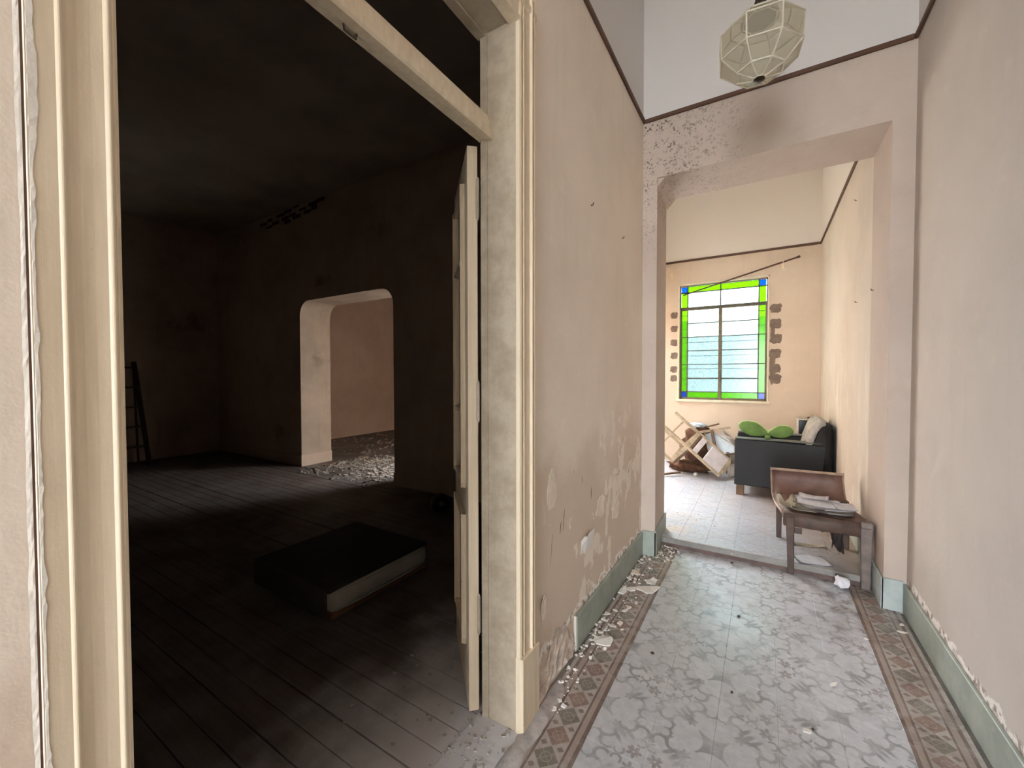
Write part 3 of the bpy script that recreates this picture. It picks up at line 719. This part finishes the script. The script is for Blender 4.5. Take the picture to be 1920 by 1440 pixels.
# curved shell: seat running up into the back, thickness .018; profile in (y,z) with slight leftward shift towards the back
def shell_pts(): return [(3.445, .385), (3.46, .425), (3.50, .432), (3.62, .425), (3.76, .415), (3.86, .42), (3.93, .445), (3.97, .49), (3.995, .55), (4.005, .615)]
def shell(x0, x1, t=.018, mat=None, name='shell', dz=0.):
    bm = bmesh.new(); pts = shell_pts(); up = []; lo = []
    nx = 8
    for i, (y, z) in enumerate(pts):
        p0 = pts[max(0, i-1)]; p1 = pts[min(len(pts)-1, i+1)]; dy, dzz = p1[0]-p0[0], p1[1]-p0[1]; l = math.hypot(dy, dzz); ny, nz = -dzz/l, dy/l
        sh = -.065*max(0, (y-3.45)/.55); r1 = []; r2 = []
        for k in range(nx+1):
            x = x0+(x1-x0)*k/nx; dish = -.012*math.sin(math.pi*k/nx)*(1 if .1 < i/9 < .9 else .3)
            r1.append(bm.verts.new((x+sh, y-ny*dish*-1, z+dish*nz+dz+.015*(x-x0)))); r2.append(bm.verts.new((x+sh, y-ny*t-ny*dish*-1, z-nz*t+dish*nz+dz+.015*(x-x0))))
        up.append(r1); lo.append(r2)
    for i in range(len(pts)-1):
        for k in range(nx):
            bm.faces.new((up[i][k], up[i][k+1], up[i+1][k+1], up[i+1][k])); bm.faces.new((lo[i][k], lo[i+1][k], lo[i+1][k+1], lo[i][k+1]))
        bm.faces.new((up[i][0], up[i+1][0], lo[i+1][0], lo[i][0])); bm.faces.new((up[i][nx], lo[i][nx], lo[i+1][nx], up[i+1][nx]))
    for k in range(nx):
        bm.faces.new((up[0][k], lo[0][k], lo[0][k+1], up[0][k+1])); bm.faces.new((up[-1][k], up[-1][k+1], lo[-1][k+1], lo[-1][k]))
    bmesh.ops.recalc_face_normals(bm, faces=bm.faces[:])
    return obj(name, bm, mat or M_CHWOOD, ch, True)
shell(CX0, CX1)
shell(CX0-.012, CX0, .026, M_CHPALE, 'rim', .004); shell(CX1, CX1+.012, .026, M_CHPALE, 'rim', .004)
bm = bmesh.new(); bar(bm, (CX0-.077, 4.008, .615), (CX1-.055, 4.008, .622), .024, .014, bev=.003); obj('top_rim', bm, M_CHPALE, ch)
bm = bmesh.new(); prism(bm, [(3.428, .335), (3.43, .40), (3.445, .425), (3.475, .428), (3.48, .36), (3.46, .335)], 0, CX0-.005, CX1-.03); bmesh.ops.bevel(bm, geom=bm.edges[:], offset=.006, segments=1, affect='EDGES'); obj('seat_rail', bm, M_CHLEG, ch, True)
bm = bmesh.new(); bar(bm, (CX0, 3.44, .337), (CX1-.02, 3.44, .345), .012); obj('piping', bm, M_CHPALE, ch)
def leg(x0, y0, zt, x1, y1, zb, w0, w1, m):
    bm = bmesh.new(); r = [[], []]
    for (x, y, z, w), L in (((x0, y0, zt, w0), r[0]), ((x1, y1, zb, w1), r[1])):
        for sx, sy in ((-1, -1), (1, -1), (1, 1), (-1, 1)): L.append(bm.verts.new((x+sx*w/2, y+sy*w/2, z)))
    bm.faces.new(r[0]); bm.faces.new(r[1][::-1])
    for k in range(4): bm.faces.new((r[0][k], r[1][k], r[1][(k+1) % 4], r[0][(k+1) % 4]))
    bmesh.ops.recalc_face_normals(bm, faces=bm.faces[:]); bmesh.ops.bevel(bm, geom=bm.edges[:], offset=.004, segments=1, affect='EDGES')
    obj('leg', bm, m, ch)
leg(.165, 3.452, .40, .175, 3.448, 0, .05, .036, M_CHLEG); leg(.575, 3.448, .40, .575, 3.448, 0, .06, .045, simple('grey_dusty_leg', srgb(126, 114, 108), .7, .25, 12, .3))
leg(.115, 3.93, .44, .115, 3.955, ZI, .045, .034, M_CHLEG); leg(.53, 3.93, .44, .545, 3.955, ZI, .045, .034, M_CHLEG)
bm = bmesh.new(); bar(bm, (.15, 3.46, .37), (.12, 3.92, .38), .02, .05); obj('side_rail', bm, M_CHLEG, ch)
bm = bmesh.new(); bar(bm, (.57, 3.46, .37), (.54, 3.92, .38), .02, .05); obj('side_rail', bm, M_CHLEG, ch)
obj('corner_bracket', B((.19, 3.445, .285), (.235, 3.475, .345), .004), M_CHLEG, ch)
obj('corner_block', B((.545, 3.43, .37), (.612, 3.49, .435), .012, 2), simple('grey_corner', srgb(130, 118, 112), .7, .2, 12, .3), ch)
def rag(pts, y, seed):
    bm = bmesh.new(); R = random.Random(seed); n = 8; rows = []
    for j in range(9):
        f = j/8; xa = pts[0][0]+(pts[2][0]-pts[0][0])*f; xb = pts[1][0]+(pts[3][0]-pts[1][0])*f
        za = pts[0][1]+(pts[2][1]-pts[0][1])*f; zb = pts[1][1]+(pts[3][1]-pts[1][1])*f
        rows.append([bm.verts.new((xa+(xb-xa)*k/n+R.uniform(-.006, .006), y+.02*math.sin(k*1.3+j*.7)+R.uniform(-.008, .008), za+(zb-za)*k/n+(R.uniform(-.035, .01) if j == 8 else 0))) for k in range(n+1)])
    for j in range(8):
        for k in range(n): bm.faces.new((rows[j][k], rows[j][k+1], rows[j+1][k+1], rows[j+1][k]))
    o = obj('torn_lining', bm, M_RAG, ch, True); s = o.modifiers.new('thick', 'SOLIDIFY'); s.thickness = .004
rag([(.30, .395), (.44, .395), (.31, .30), (.42, .25)], 3.70, 3)
rag([(.41, .395), (.50, .40), (.43, .16), (.50, .13)], 3.74, 4)
bm = bmesh.new(); tube(bm, [(.395, 3.69, .39), (.41, 3.685, .33), (.405, 3.69, .26), (.425, 3.70, .19)], .007, 6); obj('torn_strip', bm, M_CHPALE, ch)

# papers -----------------------------------------------------------
def paper_mat(name, c, ink=.3):
    m = Mat(name); tc = m.obj; s = m.t.nodes.new('ShaderNodeSeparateXYZ'); m.t.links.new(tc, s.inputs[0]); x, y = V(m.t, s.outputs[0]), V(m.t, s.outputs[1])
    ln = (y+5.).pp(.004).ramp(.0012, .0020)*m.noise(60, 2, .5, m.vec(x, y*3, 0)).ramp(.42, .5)
    colm = (x+5.02).pp(.034).ramp(.003, .005)
    mar = (x.ab()).ramp(.085, .09, 1, 0)*(y.ab()).ramp(.125, .13, 1, 0)
    m.color(m.mix(ln*colm*mar*ink, m.mix(m.noise(6, 4).ramp(.3, .7), c, tuple(v*.88 for v in c)), srgb(70, 68, 70))).rough(.85); return m.m
M_PAPER = paper_mat('newsprint', srgb(246, 245, 248), .2)
M_PAPERY = paper_mat('yellowed_paper', srgb(214, 202, 178), .4)
def sheet(name, c, w, h, rot, mat, label, cat, group=None, curl=.006, seed=0, tilt=0., thick=.0015):
    R = random.Random(seed); bm = bmesh.new(); n = 8; g = []
    ph = R.uniform(0, 6)
    for j in range(n+1):
        g.append([bm.verts.new((w*(k/n-.5), h*(j/n-.5), curl*(.5+.5*math.sin(ph+k*.8+j*.5)) + (curl*2*((k/n-.5)*2)**4) + tilt*h*(j/n-.5))) for k in range(n+1)])
    for j in range(n):
        for k in range(n): bm.faces.new((g[j][k], g[j][k+1], g[j+1][k+1], g[j+1][k]))
    r = bmesh.ops.solidify(bm, geom=bm.faces[:], thickness=thick)
    bmesh.ops.recalc_face_normals(bm, faces=bm.faces[:])
    o = obj(name, bm, mat, None, True); o.location = c; o.rotation_euler = (0, 0, rot); return tag(o, label, cat, group)
sg = 'papers piled on the low chair'
for i, (x, y, w, h, r, m_, lb) in enumerate((
    (.335, 3.62, .36, .24, .06, M_PAPERY, 'yellowed bottom sheet of the pile on the low chair'),
    (.355, 3.60, .34, .23, -.05, M_PAPER, 'folded newspaper second from the bottom of the chair pile'),
    (.36, 3.615, .33, .24, .02, M_PAPERY, 'cream booklet in the middle of the chair pile'),
    (.37, 3.61, .30, .24, .10, M_PAPER, 'newspaper on top of the cream booklet in the chair pile'),
    (.33, 3.64, .27, .24, -.08, M_PAPER, 'topmost wide newsprint sheet on the low chair'),
    (.32, 3.73, .18, .12, -.15, M_PAPER, 'small sheet sticking out towards the chair back'),
    (.475, 3.56, .12, .17, .06, M_PAPER, 'small white leaflet at the edge of the chair pile'))):
    sheet('newspaper', (x, y, .434+.010*(i if i < 5 else 5.2)), w, h, r, m_, lb, 'paper', sg, .004, i, 0, .006)
o = sheet('crumpled_paper', (.15, 3.56, .436), .09, .10, .4, M_PAPERY, 'crumpled yellowish scrap at the dusty corner of the chair seat', 'paper', None, .03, 23)
pn = onz(1520, 1051, ZI)
sheet('newspaper', (pn.x, pn.y, ZI+.003), .20, .16, .30, M_PAPER, 'open newsprint page on the floor under the low chair', 'paper', None, .0015, 31)
pn = onz(1505, 1026, ZI)
sheet('paper_strip', (pn.x+.02, pn.y+.05, ZI+.002), .26, .05, .25, M_PAPERY, 'long torn paper strip on the floor behind the chair legs', 'paper', None, .006, 32)
def crumple(name, c, r, mat, label, cat, seed, group=None, sq=1., sub=2):
    R = random.Random(seed); bm = bmesh.new(); bmesh.ops.create_icosphere(bm, subdivisions=sub, radius=r)
    for v in bm.verts: v.co *= R.uniform(.72, 1.12); v.co.z *= sq
    zm = min(v.co.z for v in bm.verts)
    for v in bm.verts: v.co.z -= zm
    o = obj(name, bm, mat, None); o.location = c; return tag(o, label, cat, group)
M_CRUMP = Mat('crumpled_white_paper'); _k = M_CRUMP.noise(22, 2); M_CRUMP.color(M_CRUMP.mix(_k.ramp(.64, .66), srgb(232, 230, 236), srgb(30, 30, 34))).rough(.8); M_CRUMP = M_CRUMP.m
p = onz(1578, 1104); crumple('paper_ball', (p.x, p.y, .001), .042, M_CRUMP, 'crumpled white paper ball on the tiles by the chair leg', 'paper ball', 5)

# ------------------------------------------------------------------ heap of broken furniture under the window
M_CHAIRF = simple('pale_scratched_chair_wood', srgb(176, 158, 132), .6, .3, 12, .2)
M_CHAIRP = simple('faded_pinkish_panel', srgb(214, 204, 204), .7, .12, 10, .2)
M_CHAIRD = simple('dark_chair_wood', srgb(104, 80, 60), .65, .3, 12, .2)
M_SEATB = simple('pale_blue_seat_cover', srgb(200, 212, 220), .7, .12, 6, .2)
def broken_chair(label, mat, wood, panelmat, seatmat, splat=True):
    t = thing('dining_chair', label, 'chair', mat=mat)
    w, d, sh, bh = .36, .36, .43, .90
    for s in (-1, 1):
        bm = bmesh.new(); bar(bm, (s*w/2, 0, 0), (s*w/2, 0, bh), .03, .035, (0, 1, 0), .004); obj('back_post', bm, wood, t)
        bm = bmesh.new(); bar(bm, (s*w/2, d, 0), (s*w/2, d, sh), .03, .03, (0, 1, 0), .004); obj('leg', bm, wood, t)
        bm = bmesh.new(); bar(bm, (s*w/2, 0, sh-.03), (s*w/2, d, sh-.03), .02, .05); obj('side_rail', bm, wood, t)
        bm = bmesh.new(); bar(bm, (s*w/2, 0, .16), (s*w/2, d, .16), .016, .022); obj('stretcher', bm, wood, t)
    for y in (0, d):
        bm = bmesh.new(); bar(bm, (-w/2, y, sh-.03), (w/2, y, sh-.03), .02, .05); obj('seat_rail', bm, wood, t)
    bm = bmesh.new(); bar(bm, (-w/2, d*.5, .16), (w/2, d*.5, .16), .016, .022); obj('stretcher', bm, wood, t)
    obj('seat', B((-w/2-.005, -.01, sh), (w/2+.005, d+.02, sh+.03), .01, 2), seatmat, t)
    if splat:
        obj('backrest', B((-w/2+.015, -.012, bh-.27), (w/2-.015, .012, bh-.02), .004), panelmat, t)
        obj('back_slat', B((-w/2+.015, -.010, bh-.43), (w/2-.015, .010, bh-.36), .004), panelmat, t)
    bm = bmesh.new()
    pts = [(-w/2-.015, bh-.03)]+[(w/2*math.cos(math.pi-math.pi*k/8)*1.08, bh-.02+.05*math.sin(math.pi*k/8)) for k in range(9)]+[(w/2+.015, bh-.03)]
    prism(bm, pts, 1, -.014, .014); obj('top_rail', bm, wood, t)
    return t
def basis(o, x, y, z):
    m = Matrix((Vector(x).normalized(), Vector(y).normalized(), Vector(z).normalized())).transposed().to_4x4(); m.translation = o; return m
# chair A: resting on its top rail, feet in the air to the upper left
top = Vector((-.44, 5.66, ZI+.01)); foot = Vector((-1.08, 5.60, .66))
zz = (top-foot).normalized(); xx = -Vector((.10, .30, .13)); xx = (xx-zz*xx.dot(zz)).normalized(); yy = zz.cross(xx)
org = top - zz*.93 - xx*.18 + Vector((0, 0, .03))
broken_chair('pale wooden chair upturned on its rounded back before the window', basis(org, xx, yy, zz), M_CHAIRF, M_CHAIRP, M_CHAIRD)
# broken seat with its frame, leaning behind
bs = thing('broken_chair', 'broken chair with pale blue seat cover leaning behind the upturned chair', 'chair', (-.50, 6.12, ZI))
pv_ = lambda x, y: ony(x, y, 6.22 - (y-800)*.0022)
bm = bmesh.new(); vs = [bm.verts.new(pv_(*p)) for p in ((1322, 815), (1338, 809), (1362, 822), (1381, 838), (1381, 849), (1343, 853), (1331, 850))]; bm.faces.new(vs); bmesh.ops.solidify(bm, geom=bm.faces[:], thickness=.02); bmesh.ops.recalc_face_normals(bm, faces=bm.faces[:]); obj('seat_cover', bm, M_SEATB, bs)
for p, q, w, m_, n_ in (((1335, 806), (1344, 855), .042, M_CHAIRD, 'frame_rail'), ((1342, 854), (1381, 850), .03, M_CHAIRD, 'frame_rail'), ((1312, 810), (1370, 801), .034, M_CHAIRF, 'leg'), ((1338, 810), (1381, 837), .014, M_CHAIRF, 'frame_rail'), ((1322, 812), (1330, 851), .014, M_CHAIRF, 'frame_rail')):
    bm = bmesh.new(); bar(bm, pv_(*p)-Vector((0, .025, 0)), pv_(*q)-Vector((0, .025, 0)), w*.8, w, (0, 1, 0), .004); obj(n_, bm, m_, bs)
for x in (-.52, -.40):
    bm = bmesh.new(); bar(bm, (x, 6.14, ZI), (x, 6.12, .36), .03, .03, (0, 1, 0), .003); obj('leg', bm, M_CHAIRD, bs)
# rotten upholstery lump, cloths and rubble
M_ROT = simple('rotten_brown_upholstery', srgb(92, 62, 44), .95, .5, 14, .8)
M_CLOTH = simple('dirty_grey_cloth', srgb(168, 160, 152), .95, .3, 9, .5)
M_CLOTHB = simple('pale_blue_rag', srgb(196, 208, 216), .95, .15, 9, .3)
def lump(name, c, size, mat, label, cat, seed, group=None):
    R = random.Random(seed); bm = bmesh.new(); bmesh.ops.create_icosphere(bm, subdivisions=3, radius=1)
    ph = [R.uniform(0, 6) for _ in range(6)]
    for v in bm.verts:
        k = 1+.22*math.sin(v.co.x*4+ph[0])*math.sin(v.co.y*5+ph[1])+.16*math.sin(v.co.z*7+ph[2]+v.co.x*5)+R.uniform(-.05, .05)
        v.co = Vector((v.co.x*size[0]*k, v.co.y*size[1]*k, max(-.85, v.co.z*k)*size[2]))
    zm = min(v.co.z for v in bm.verts)
    for v in bm.verts: v.co.z -= zm
    o = obj(name, bm, mat, None, True); o.location = c; return tag(o, label, cat, group)
lump('rotten_cushion', (-.82, 6.38, ZI), (.19, .13, .30), M_ROT, 'rotten brown upholstery lump heaped behind the upturned chair', 'upholstery', 11)
lump('rotten_cushion', (-.84, 6.02, ZI), (.27, .12, .08), M_ROT, 'flattened brown rotten padding spread under the upturned chair', 'upholstery', 12)
lump('rag', (-.80, 6.38, .64), (.10, .08, .035), M_CLOTHB, 'pale blue rag draped on top of the rotten upholstery', 'cloth', 13)
lump('cloth_bundle', (-.42, 6.46, ZI), (.14, .11, .27), M_CLOTH, 'grey cloth bundle between the chairs and the armchair', 'cloth', 14)
lump('cloth_bundle', (-.32, 6.0, ZI), (.08, .08, .09), M_CLOTH, 'small crumpled grey cloth on the floor beside the armchair', 'cloth', 15)
bm = bmesh.new(); bar(bm, (-.69, 6.38, .645), (-.53, 6.40, .70), .02, .02, bev=.003); tag(obj('broken_stick', bm, M_CHAIRD, None), 'short dark stick on top of the furniture heap', 'stick')
bm = bmesh.new(); bar(bm, (-1.30, 5.36, ZI+.012), (-.92, 5.66, ZI+.05), .03, .02, bev=.003); tag(obj('broken_stick', bm, M_CHAIRD, None), 'long dark broken slat poking out under the upturned chair', 'stick')
p = onz(1304, 893, ZI); crumple('pebble', (p.x, p.y, ZI), .028, M_CAULK, 'round pale lump of plaster before the broken chair heap', 'plaster', 9)

# ------------------------------------------------------------------ dark room contents
M_MATT = simple('stained_grey_ticking', srgb(158, 152, 140), .9, .15, 5, .3)
M_CARD = simple('brown_stained_cloth', srgb(96, 66, 42), .9, .2, 8, .3)
mt = thing('mattress', 'pale grey mattress slab lying on the floor of the dark room', 'mattress', (-2.45, 1.78, 0))
obj('mattress_body', B((-2.86, 1.40, .03), (-2.06, 2.18, .17), .045, 3), M_MATT, mt, True)
obj('base_cloth', B((-2.85, 1.41, 0), (-2.07, 2.17, .035), .008), M_CARD, mt)
obj('top_shade_sheet', B((-2.87, 1.39, .155), (-2.075, 2.19, .182), .012, 2), simple('dark_brown_shade_sheet', srgb(40, 34, 30), .95, .3, 8, .5), mt, True)  # added dark sheet: paints the unlit mattress top as shade
obj('side_shade_sheet', B((-2.87, 1.383, .02), (-2.10, 1.402, .18), .006, 2), M_RAG, mt, True)  # added dark sheet: shade painted over the front side
bm = bmesh.new()
for z in (.05, .15): tube(bm, [(-2.07, 1.43, z), (-2.055, 1.6, z), (-2.055, 2.0, z), (-2.07, 2.15, z)], .005, 5)
obj('piping', bm, M_MATT, mt, True)
M_LAD = simple('dark_ladder_wood', srgb(60, 48, 40), .8, .2, 10, .2)
ld = thing('step_ladder', 'dark wooden step ladder standing by the far wall of the dark room', 'ladder', (-8.1, 2.15, 0))
for s in (-1, 1):
    bm = bmesh.new(); bar(bm, (-8.1, 2.15+s*.27, 0), (-8.28, 2.15+s*.16, 1.6), .03, .06); obj('rail', bm, M_LAD, ld)
    bm = bmesh.new(); bar(bm, (-8.5, 2.15+s*.25, 0), (-8.30, 2.15+s*.16, 1.6), .025, .04); obj('back_leg', bm, M_LAD, ld)
for k in range(1, 6):
    f = k/5.3; obj('step', B((-8.1-.18*f-.05, 2.15-.27+.11*f, 1.6*f-.012), (-8.1-.18*f+.05, 2.15+.27-.11*f, 1.6*f+.012)), M_LAD, ld)
bl_ = thing('ball', 'dark deflated ball near the wall foot in the dark room', 'ball', (-2.80, 3.15, 0))
bm = bmesh.new(); bmesh.ops.create_uvsphere(bm, u_segments=18, v_segments=12, radius=.105)
for v in bm.verts: v.co.z = max(-.085, v.co.z*.92); v.co += Vector((-2.80, 3.15, .085))
obj('skin', bm, M_BLKP, bl_, True)
bm = bmesh.new(); tube(bm, [(-2.80+.106*math.cos(t), 3.15, .085+.098*math.sin(t)) for t in (k*math.pi/8 for k in range(9))], .003, 5); obj('seam', bm, M_BLKP, bl_)
# brick patch exposed under the ceiling of the dark room
M_BRICK = simple('dark_red_brick', srgb(84, 44, 34), .95, .3, 10, .5)
R = random.Random(4)
for j in range(3):
    for i in range(7):
        if (j == 0 and i in (0, 1, 2)) or (j == 2 and i > 4): continue
        x = -7.05+.235*i+(.11 if j % 2 else 0); z = 3.66+j*.078+.045*i*.5
        x += R.uniform(-.04, .04); obj('brick', B((x, DYB-.004, z+R.uniform(0, .02)), (x+R.uniform(.12, .225), DYB+.02, z+R.uniform(.05, .07)), .003), M_BRICK, wall_dark)

# ------------------------------------------------------------------ plaster flakes, rubble, nails
M_FLAKE = simple('white_plaster_flake', srgb(232, 228, 222), .85, .1, 14, .3)
M_FLAKEB = simple('beige_paint_flake', srgb(232, 219, 202), .85, .1, 14, .3)
def flake(px, py, rx, ry, rot, seed, label, mat=M_FLAKE, z=0., th=.004, lift=.0):
    R = random.Random(seed); c = onz(px, py, z); n = R.choice((7, 8, 9, 10))
    pts = [(rx*math.cos(t)*R.uniform(.6, 1.15), ry*math.sin(t)*R.uniform(.6, 1.15)) for t in (2*math.pi*k/n for k in range(n))]
    bm = bmesh.new(); prism(bm, pts, 2, .0005, th)
    for v in bm.verts: v.co.z += lift*max(0, v.co.x/rx)*abs(v.co.x)
    o = obj('plaster_flake', bm, mat, None); o.location = (c.x, c.y, z+.0008); o.rotation_euler = (0, 0, rot)
    tag(o, label, 'plaster flake', 'plaster flakes along the peeling wall')
big = [(1215, 1106, .085, .05, .5, 'largest jagged white plaster flake near the step end'), (1222, 1092, .05, .035, 1.2, 'white flake overlapping the largest jagged flake'),
       (1193, 1074, .055, .032, 2.2, 'beige curled flake tight against the skirting'), (1184, 1105, .035, .028, .3, 'white flake between skirting and the largest flake'),
       (1168, 1108, .055, .03, 1.5, 'crumbled white plaster heap piece at the skirting foot'), (1133, 1202, .052, .042, .9, 'broad white flake beside the broken skirting end')]
for i, (x, y, a_, b2, r_, lb) in enumerate(big): flake(x, y, a_, b2, r_, 40+i, lb, M_FLAKEB if i == 2 else M_FLAKE, 0, .006, .25)
small = [(1139, 1152, .026, .012), (1153, 1145, .018, .01), (1172, 1146, .022, .014), (1180, 1140, .026, .012), (1148, 1174, .03, .014), (1163, 1169, .02, .013), (1133, 1163, .012, .01), (1193, 1131, .018, .01), (1167, 1181, .01, .007), (1117, 1182, .016, .01), (1114, 1192, .014, .01), (1124, 1186, .012, .01), (1111, 1208, .012, .008), (1690, 1172, .016, .01), (1691, 1186, .022, .01), (1624, 1199, .01, .007), (1563, 1284, .03, .008), (1514, 1372, .016, .014)]
ORD = ('first', 'second', 'third', 'fourth', 'fifth', 'sixth', 'seventh', 'eighth', 'ninth', 'tenth', 'eleventh', 'twelfth', 'thirteenth')
near = sorted(range(13), key=lambda i: onz(*small[i][:2]).y)
other = ['tiny pale chip against the skirting close to the pier foot', 'thin pale chip lying just beside the tiny chip near the pier foot', 'small white chip on the brown stripe of the tile border', 'long thin pale sliver lying on the scroll-patterned tiles', 'pale triangular chip beside a dark crumb on the scroll tiles']
for i, (x, y, a_, b2) in enumerate(small):
    flake(x, y, a_, b2, random.uniform(0, 3), 70+i, 'small white plaster chip, %s from the broken skirting end towards the step' % ORD[near.index(i)] if i < 13 else other[i-13])
for i, (x, y) in enumerate(((1372, 1056), (1385, 1157), (1223, 1226), (1372, 1299), (1525, 1369))):
    p = onz(x, y); crumple('dirt_crumb', (p.x, p.y, .0005), .011 if i < 3 else .007, M_RAG, 'dark crumb of dirt on the scroll tiles, %s counting from the step' % ORD[i], 'crumb', 200+i, 'dark crumbs on the tiles', .5, 1)
def rubble(name, spots, n, smin, smax, mat, label, seed):
    R = random.Random(seed); bm = bmesh.new()
    for _ in range(n):
        (x0, x1), (y0, y1), z = R.choice(spots); s = smin+(smax-smin)*R.random()**2.5
        x = x0+(x1-x0)*R.random(); yv = y0+(y1-y0)*R.random()
        rot = Matrix.Rotation(R.uniform(0, 6.3), 4, 'Z') @ Matrix.Rotation(R.uniform(-.5, .5), 4, 'X')
        vs = bmesh.ops.create_cube(bm, size=1)['verts']
        for v in vs: v.co = rot @ Vector((v.co.x*s*R.uniform(.7, 1.5), v.co.y*s*R.uniform(.6, 1.2), v.co.z*s*R.uniform(.2, .6))) + Vector((x, yv, z+s*.15))
    o = obj(name, bm, mat, None); o['kind'] = 'stuff'; return tag(o, label, 'rubble')
rubble('plaster_rubble', [((-7.8, -3.75), (4.25, 6.6), 0), ((-5.8, -4.15), (3.35, 4.8), 0), ((-5.8, -4.15), (3.8, 4.6), 0)], 2600, .005, .05, simple('grey_brown_rubble', srgb(150, 138, 126), .95, .3, 8, .3), 'fallen plaster rubble covering the floor of the lit room beyond', 1)
rubble('plaster_crumbs', [((-.785, -.66), (1.9, 3.2), 0), ((-.785, -.70), (1.5, 2.2), 0), ((-.70, -.55), (3.15, 3.46), 0), ((-.785, -.74), (2.6, 3.2), 0)], 420, .003, .016, M_FLAKE, 'white plaster crumbs along the foot of the peeling wall', 2)
rubble('dust_crumbs', [((-.70, -.35), (3.7, 4.2), ZI), ((.2, .6), (4.05, 5.0), ZI), ((-1.2, -.4), (5.3, 5.85), ZI), ((.25, .5), (3.75, 3.9), ZI)], 300, .002, .010, simple('brown_crumbs', srgb(158, 142, 124), .9, .3, 20, .2), 'brown crumbs of rubbish on the inner room floor', 3)
rubble('sill_crumbs', [((-1.5, -.82), (.95, 1.8), 0), ((-1.0, -.8), (1.1, 1.33), .004)], 160, .003, .014, simple('grey_crumbs', srgb(168, 162, 158), .9, .2, 20, .2), 'grey grit on the dusty sill and boards inside the door', 5)
# dusty ridge of fallen plaster in front of the sill
bm = bmesh.new(); R = random.Random(9); rows = []
for j in range(41):
    y = .55+1.15*j/40; w = .036+.005*math.sin(j*.9)+.004*R.uniform(-1, 1); h = (.022+.004*math.sin(j*.6))*min(1, (41-j)/10)
    rows.append([bm.verts.new((-.764+w*math.cos(t)+R.uniform(-.002, .002), y, -.004+h*math.sin(t)+R.uniform(-.002, .002))) for t in (k*math.pi/10 for k in range(11))])
for a_, b2 in zip(rows, rows[1:]):
    for k in range(10): bm.faces.new((a_[k], a_[k+1], b2[k+1], b2[k]))
bmesh.ops.recalc_face_normals(bm, faces=bm.faces[:])
o = obj('dust_ridge', bm, simple('pale_grey_dust', srgb(178, 172, 170), .95, .22, 18, .7, bscale=60), None, True); o['kind'] = 'stuff'; tag(o, 'ridge of pale grey plaster dust along the foot of the door frame', 'dust')
# crumbling plaster below the broken skirting: rough lumps on the wall foot
bm = bmesh.new(); R = random.Random(12); g = []; CT = [.03+.20*math.sin(math.pi*(j+.3)/15)**.7*R.uniform(.6, 1.1) for j in range(15)]
for j in range(15):
    g.append([])
    for k in range(9):
        y = 1.475+.42*j/14; z = CT[j]*k/8; g[-1].append(bm.verts.new((XL+.002+(.022*R.random() if 0 < k < 8 else 0)*(1-k/9), y, z)))
for j in range(14):
    for k in range(8): bm.faces.new((g[j][k], g[j+1][k], g[j+1][k+1], g[j][k+1]))
obj('crumbling_plaster', bm, simple('crumbling_plaster', srgb(214, 200, 187), .95, .3, 22, .8, bscale=70), wall_left)
# lifted paint flakes on the left wall
def wall_flake(px, py, ry, rz, seed, mat, out=.012):
    c = onx(px, py, XL); R = random.Random(seed); n = 10
    pts = [(c.y+ry*math.cos(t)*R.uniform(.55, 1.15), c.z+rz*math.sin(t)*R.uniform(.55, 1.15)) for t in (2*math.pi*k/n for k in range(n))]
    bm = bmesh.new(); prism(bm, pts, 0, XL+.001, XL+.003)
    zl, zh = min(p[1] for p in pts), max(p[1] for p in pts)
    for v in bm.verts: v.co.x += out*((v.co.z-zl)/(zh-zl))**2*abs(math.sin(v.co.y*30))
    obj('paint_flake', bm, mat, wall_left)
for i, (x, y, ry, rz, o_) in enumerate(((1103, 1010, .10, .07, .025), (1094, 1022, .06, .05, .02), (1168, 786, .10, .06, .003), (1132, 826, .07, .06, .003), (1125, 950, .09, .08, .006), (1155, 955, .09, .06, .006), (1035, 915, .05, .10, .003), (1150, 900, .12, .05, .004), (1018, 1140, .035, .06, .015), (1180, 870, .10, .04, .006), (1030, 930, .03, .1, .003))):
    wall_flake(x, y, ry, rz, 300+i, M_FLAKE if i < 2 else M_FLAKEB, o_)
M_GOUGE = simple('dark_gouge', srgb(84, 66, 54), .95, .2, 20, .3)
for i, (x, y, l, dy) in enumerate(((1032, 1032, .13, .018), (1056, 975, .10, .012), (1050, 990, .06, .01), (1108, 925, .08, .006), (1155, 925, .03, .01), (1160, 885, .03, .01), (1178, 882, .04, .006), (1138, 930, .03, .012))):
    c = onx(x, y, XL); bm = bmesh.new()
    prism(bm, [(c.y-.002, c.z-l/2), (c.y+.007, c.z-l*.1), (c.y+dy+.004, c.z+l/2), (c.y+dy-.004, c.z+l*.2)], 0, XL-.001, XL+.0008); obj('gouge', bm, M_GOUGE, wall_left)
# nails and hooks
def nail(c, d, label, grp):
    c = Vector(c); d = Vector(d); bm = bmesh.new(); tube(bm, [c-d*.004, c+d*.012, c+d*.015+Vector((0, 0, .012))], .0028, 6); tag(obj('wall_hook', bm, M_RAIL, None), label, 'hook', grp)
for (x, y, lb) in ((1108, 385, 'small rusty hook on the peeling beige wall, nearer the door frame'), (1166, 447, 'small rusty hook on the peeling beige wall, nearer the end pier')): nail(onx(x, y, XL), (1, 0, 0), lb, 'hooks on the peeling wall')
for (x, y, lb) in ((1607, 376, 'highest small hook, close under the rail of the bright room wall'), (1607, 567, 'lower small hook on the bright wall, farther from the opening'), (1638, 544, 'small hook on the bright reveal at the edge of the opening')): nail(onx(x, y, XJ), (-1, 0, 0), lb, 'hooks in the bright room')

for o in bpy.data.objects:
    if '_world' in o: del o['_world']
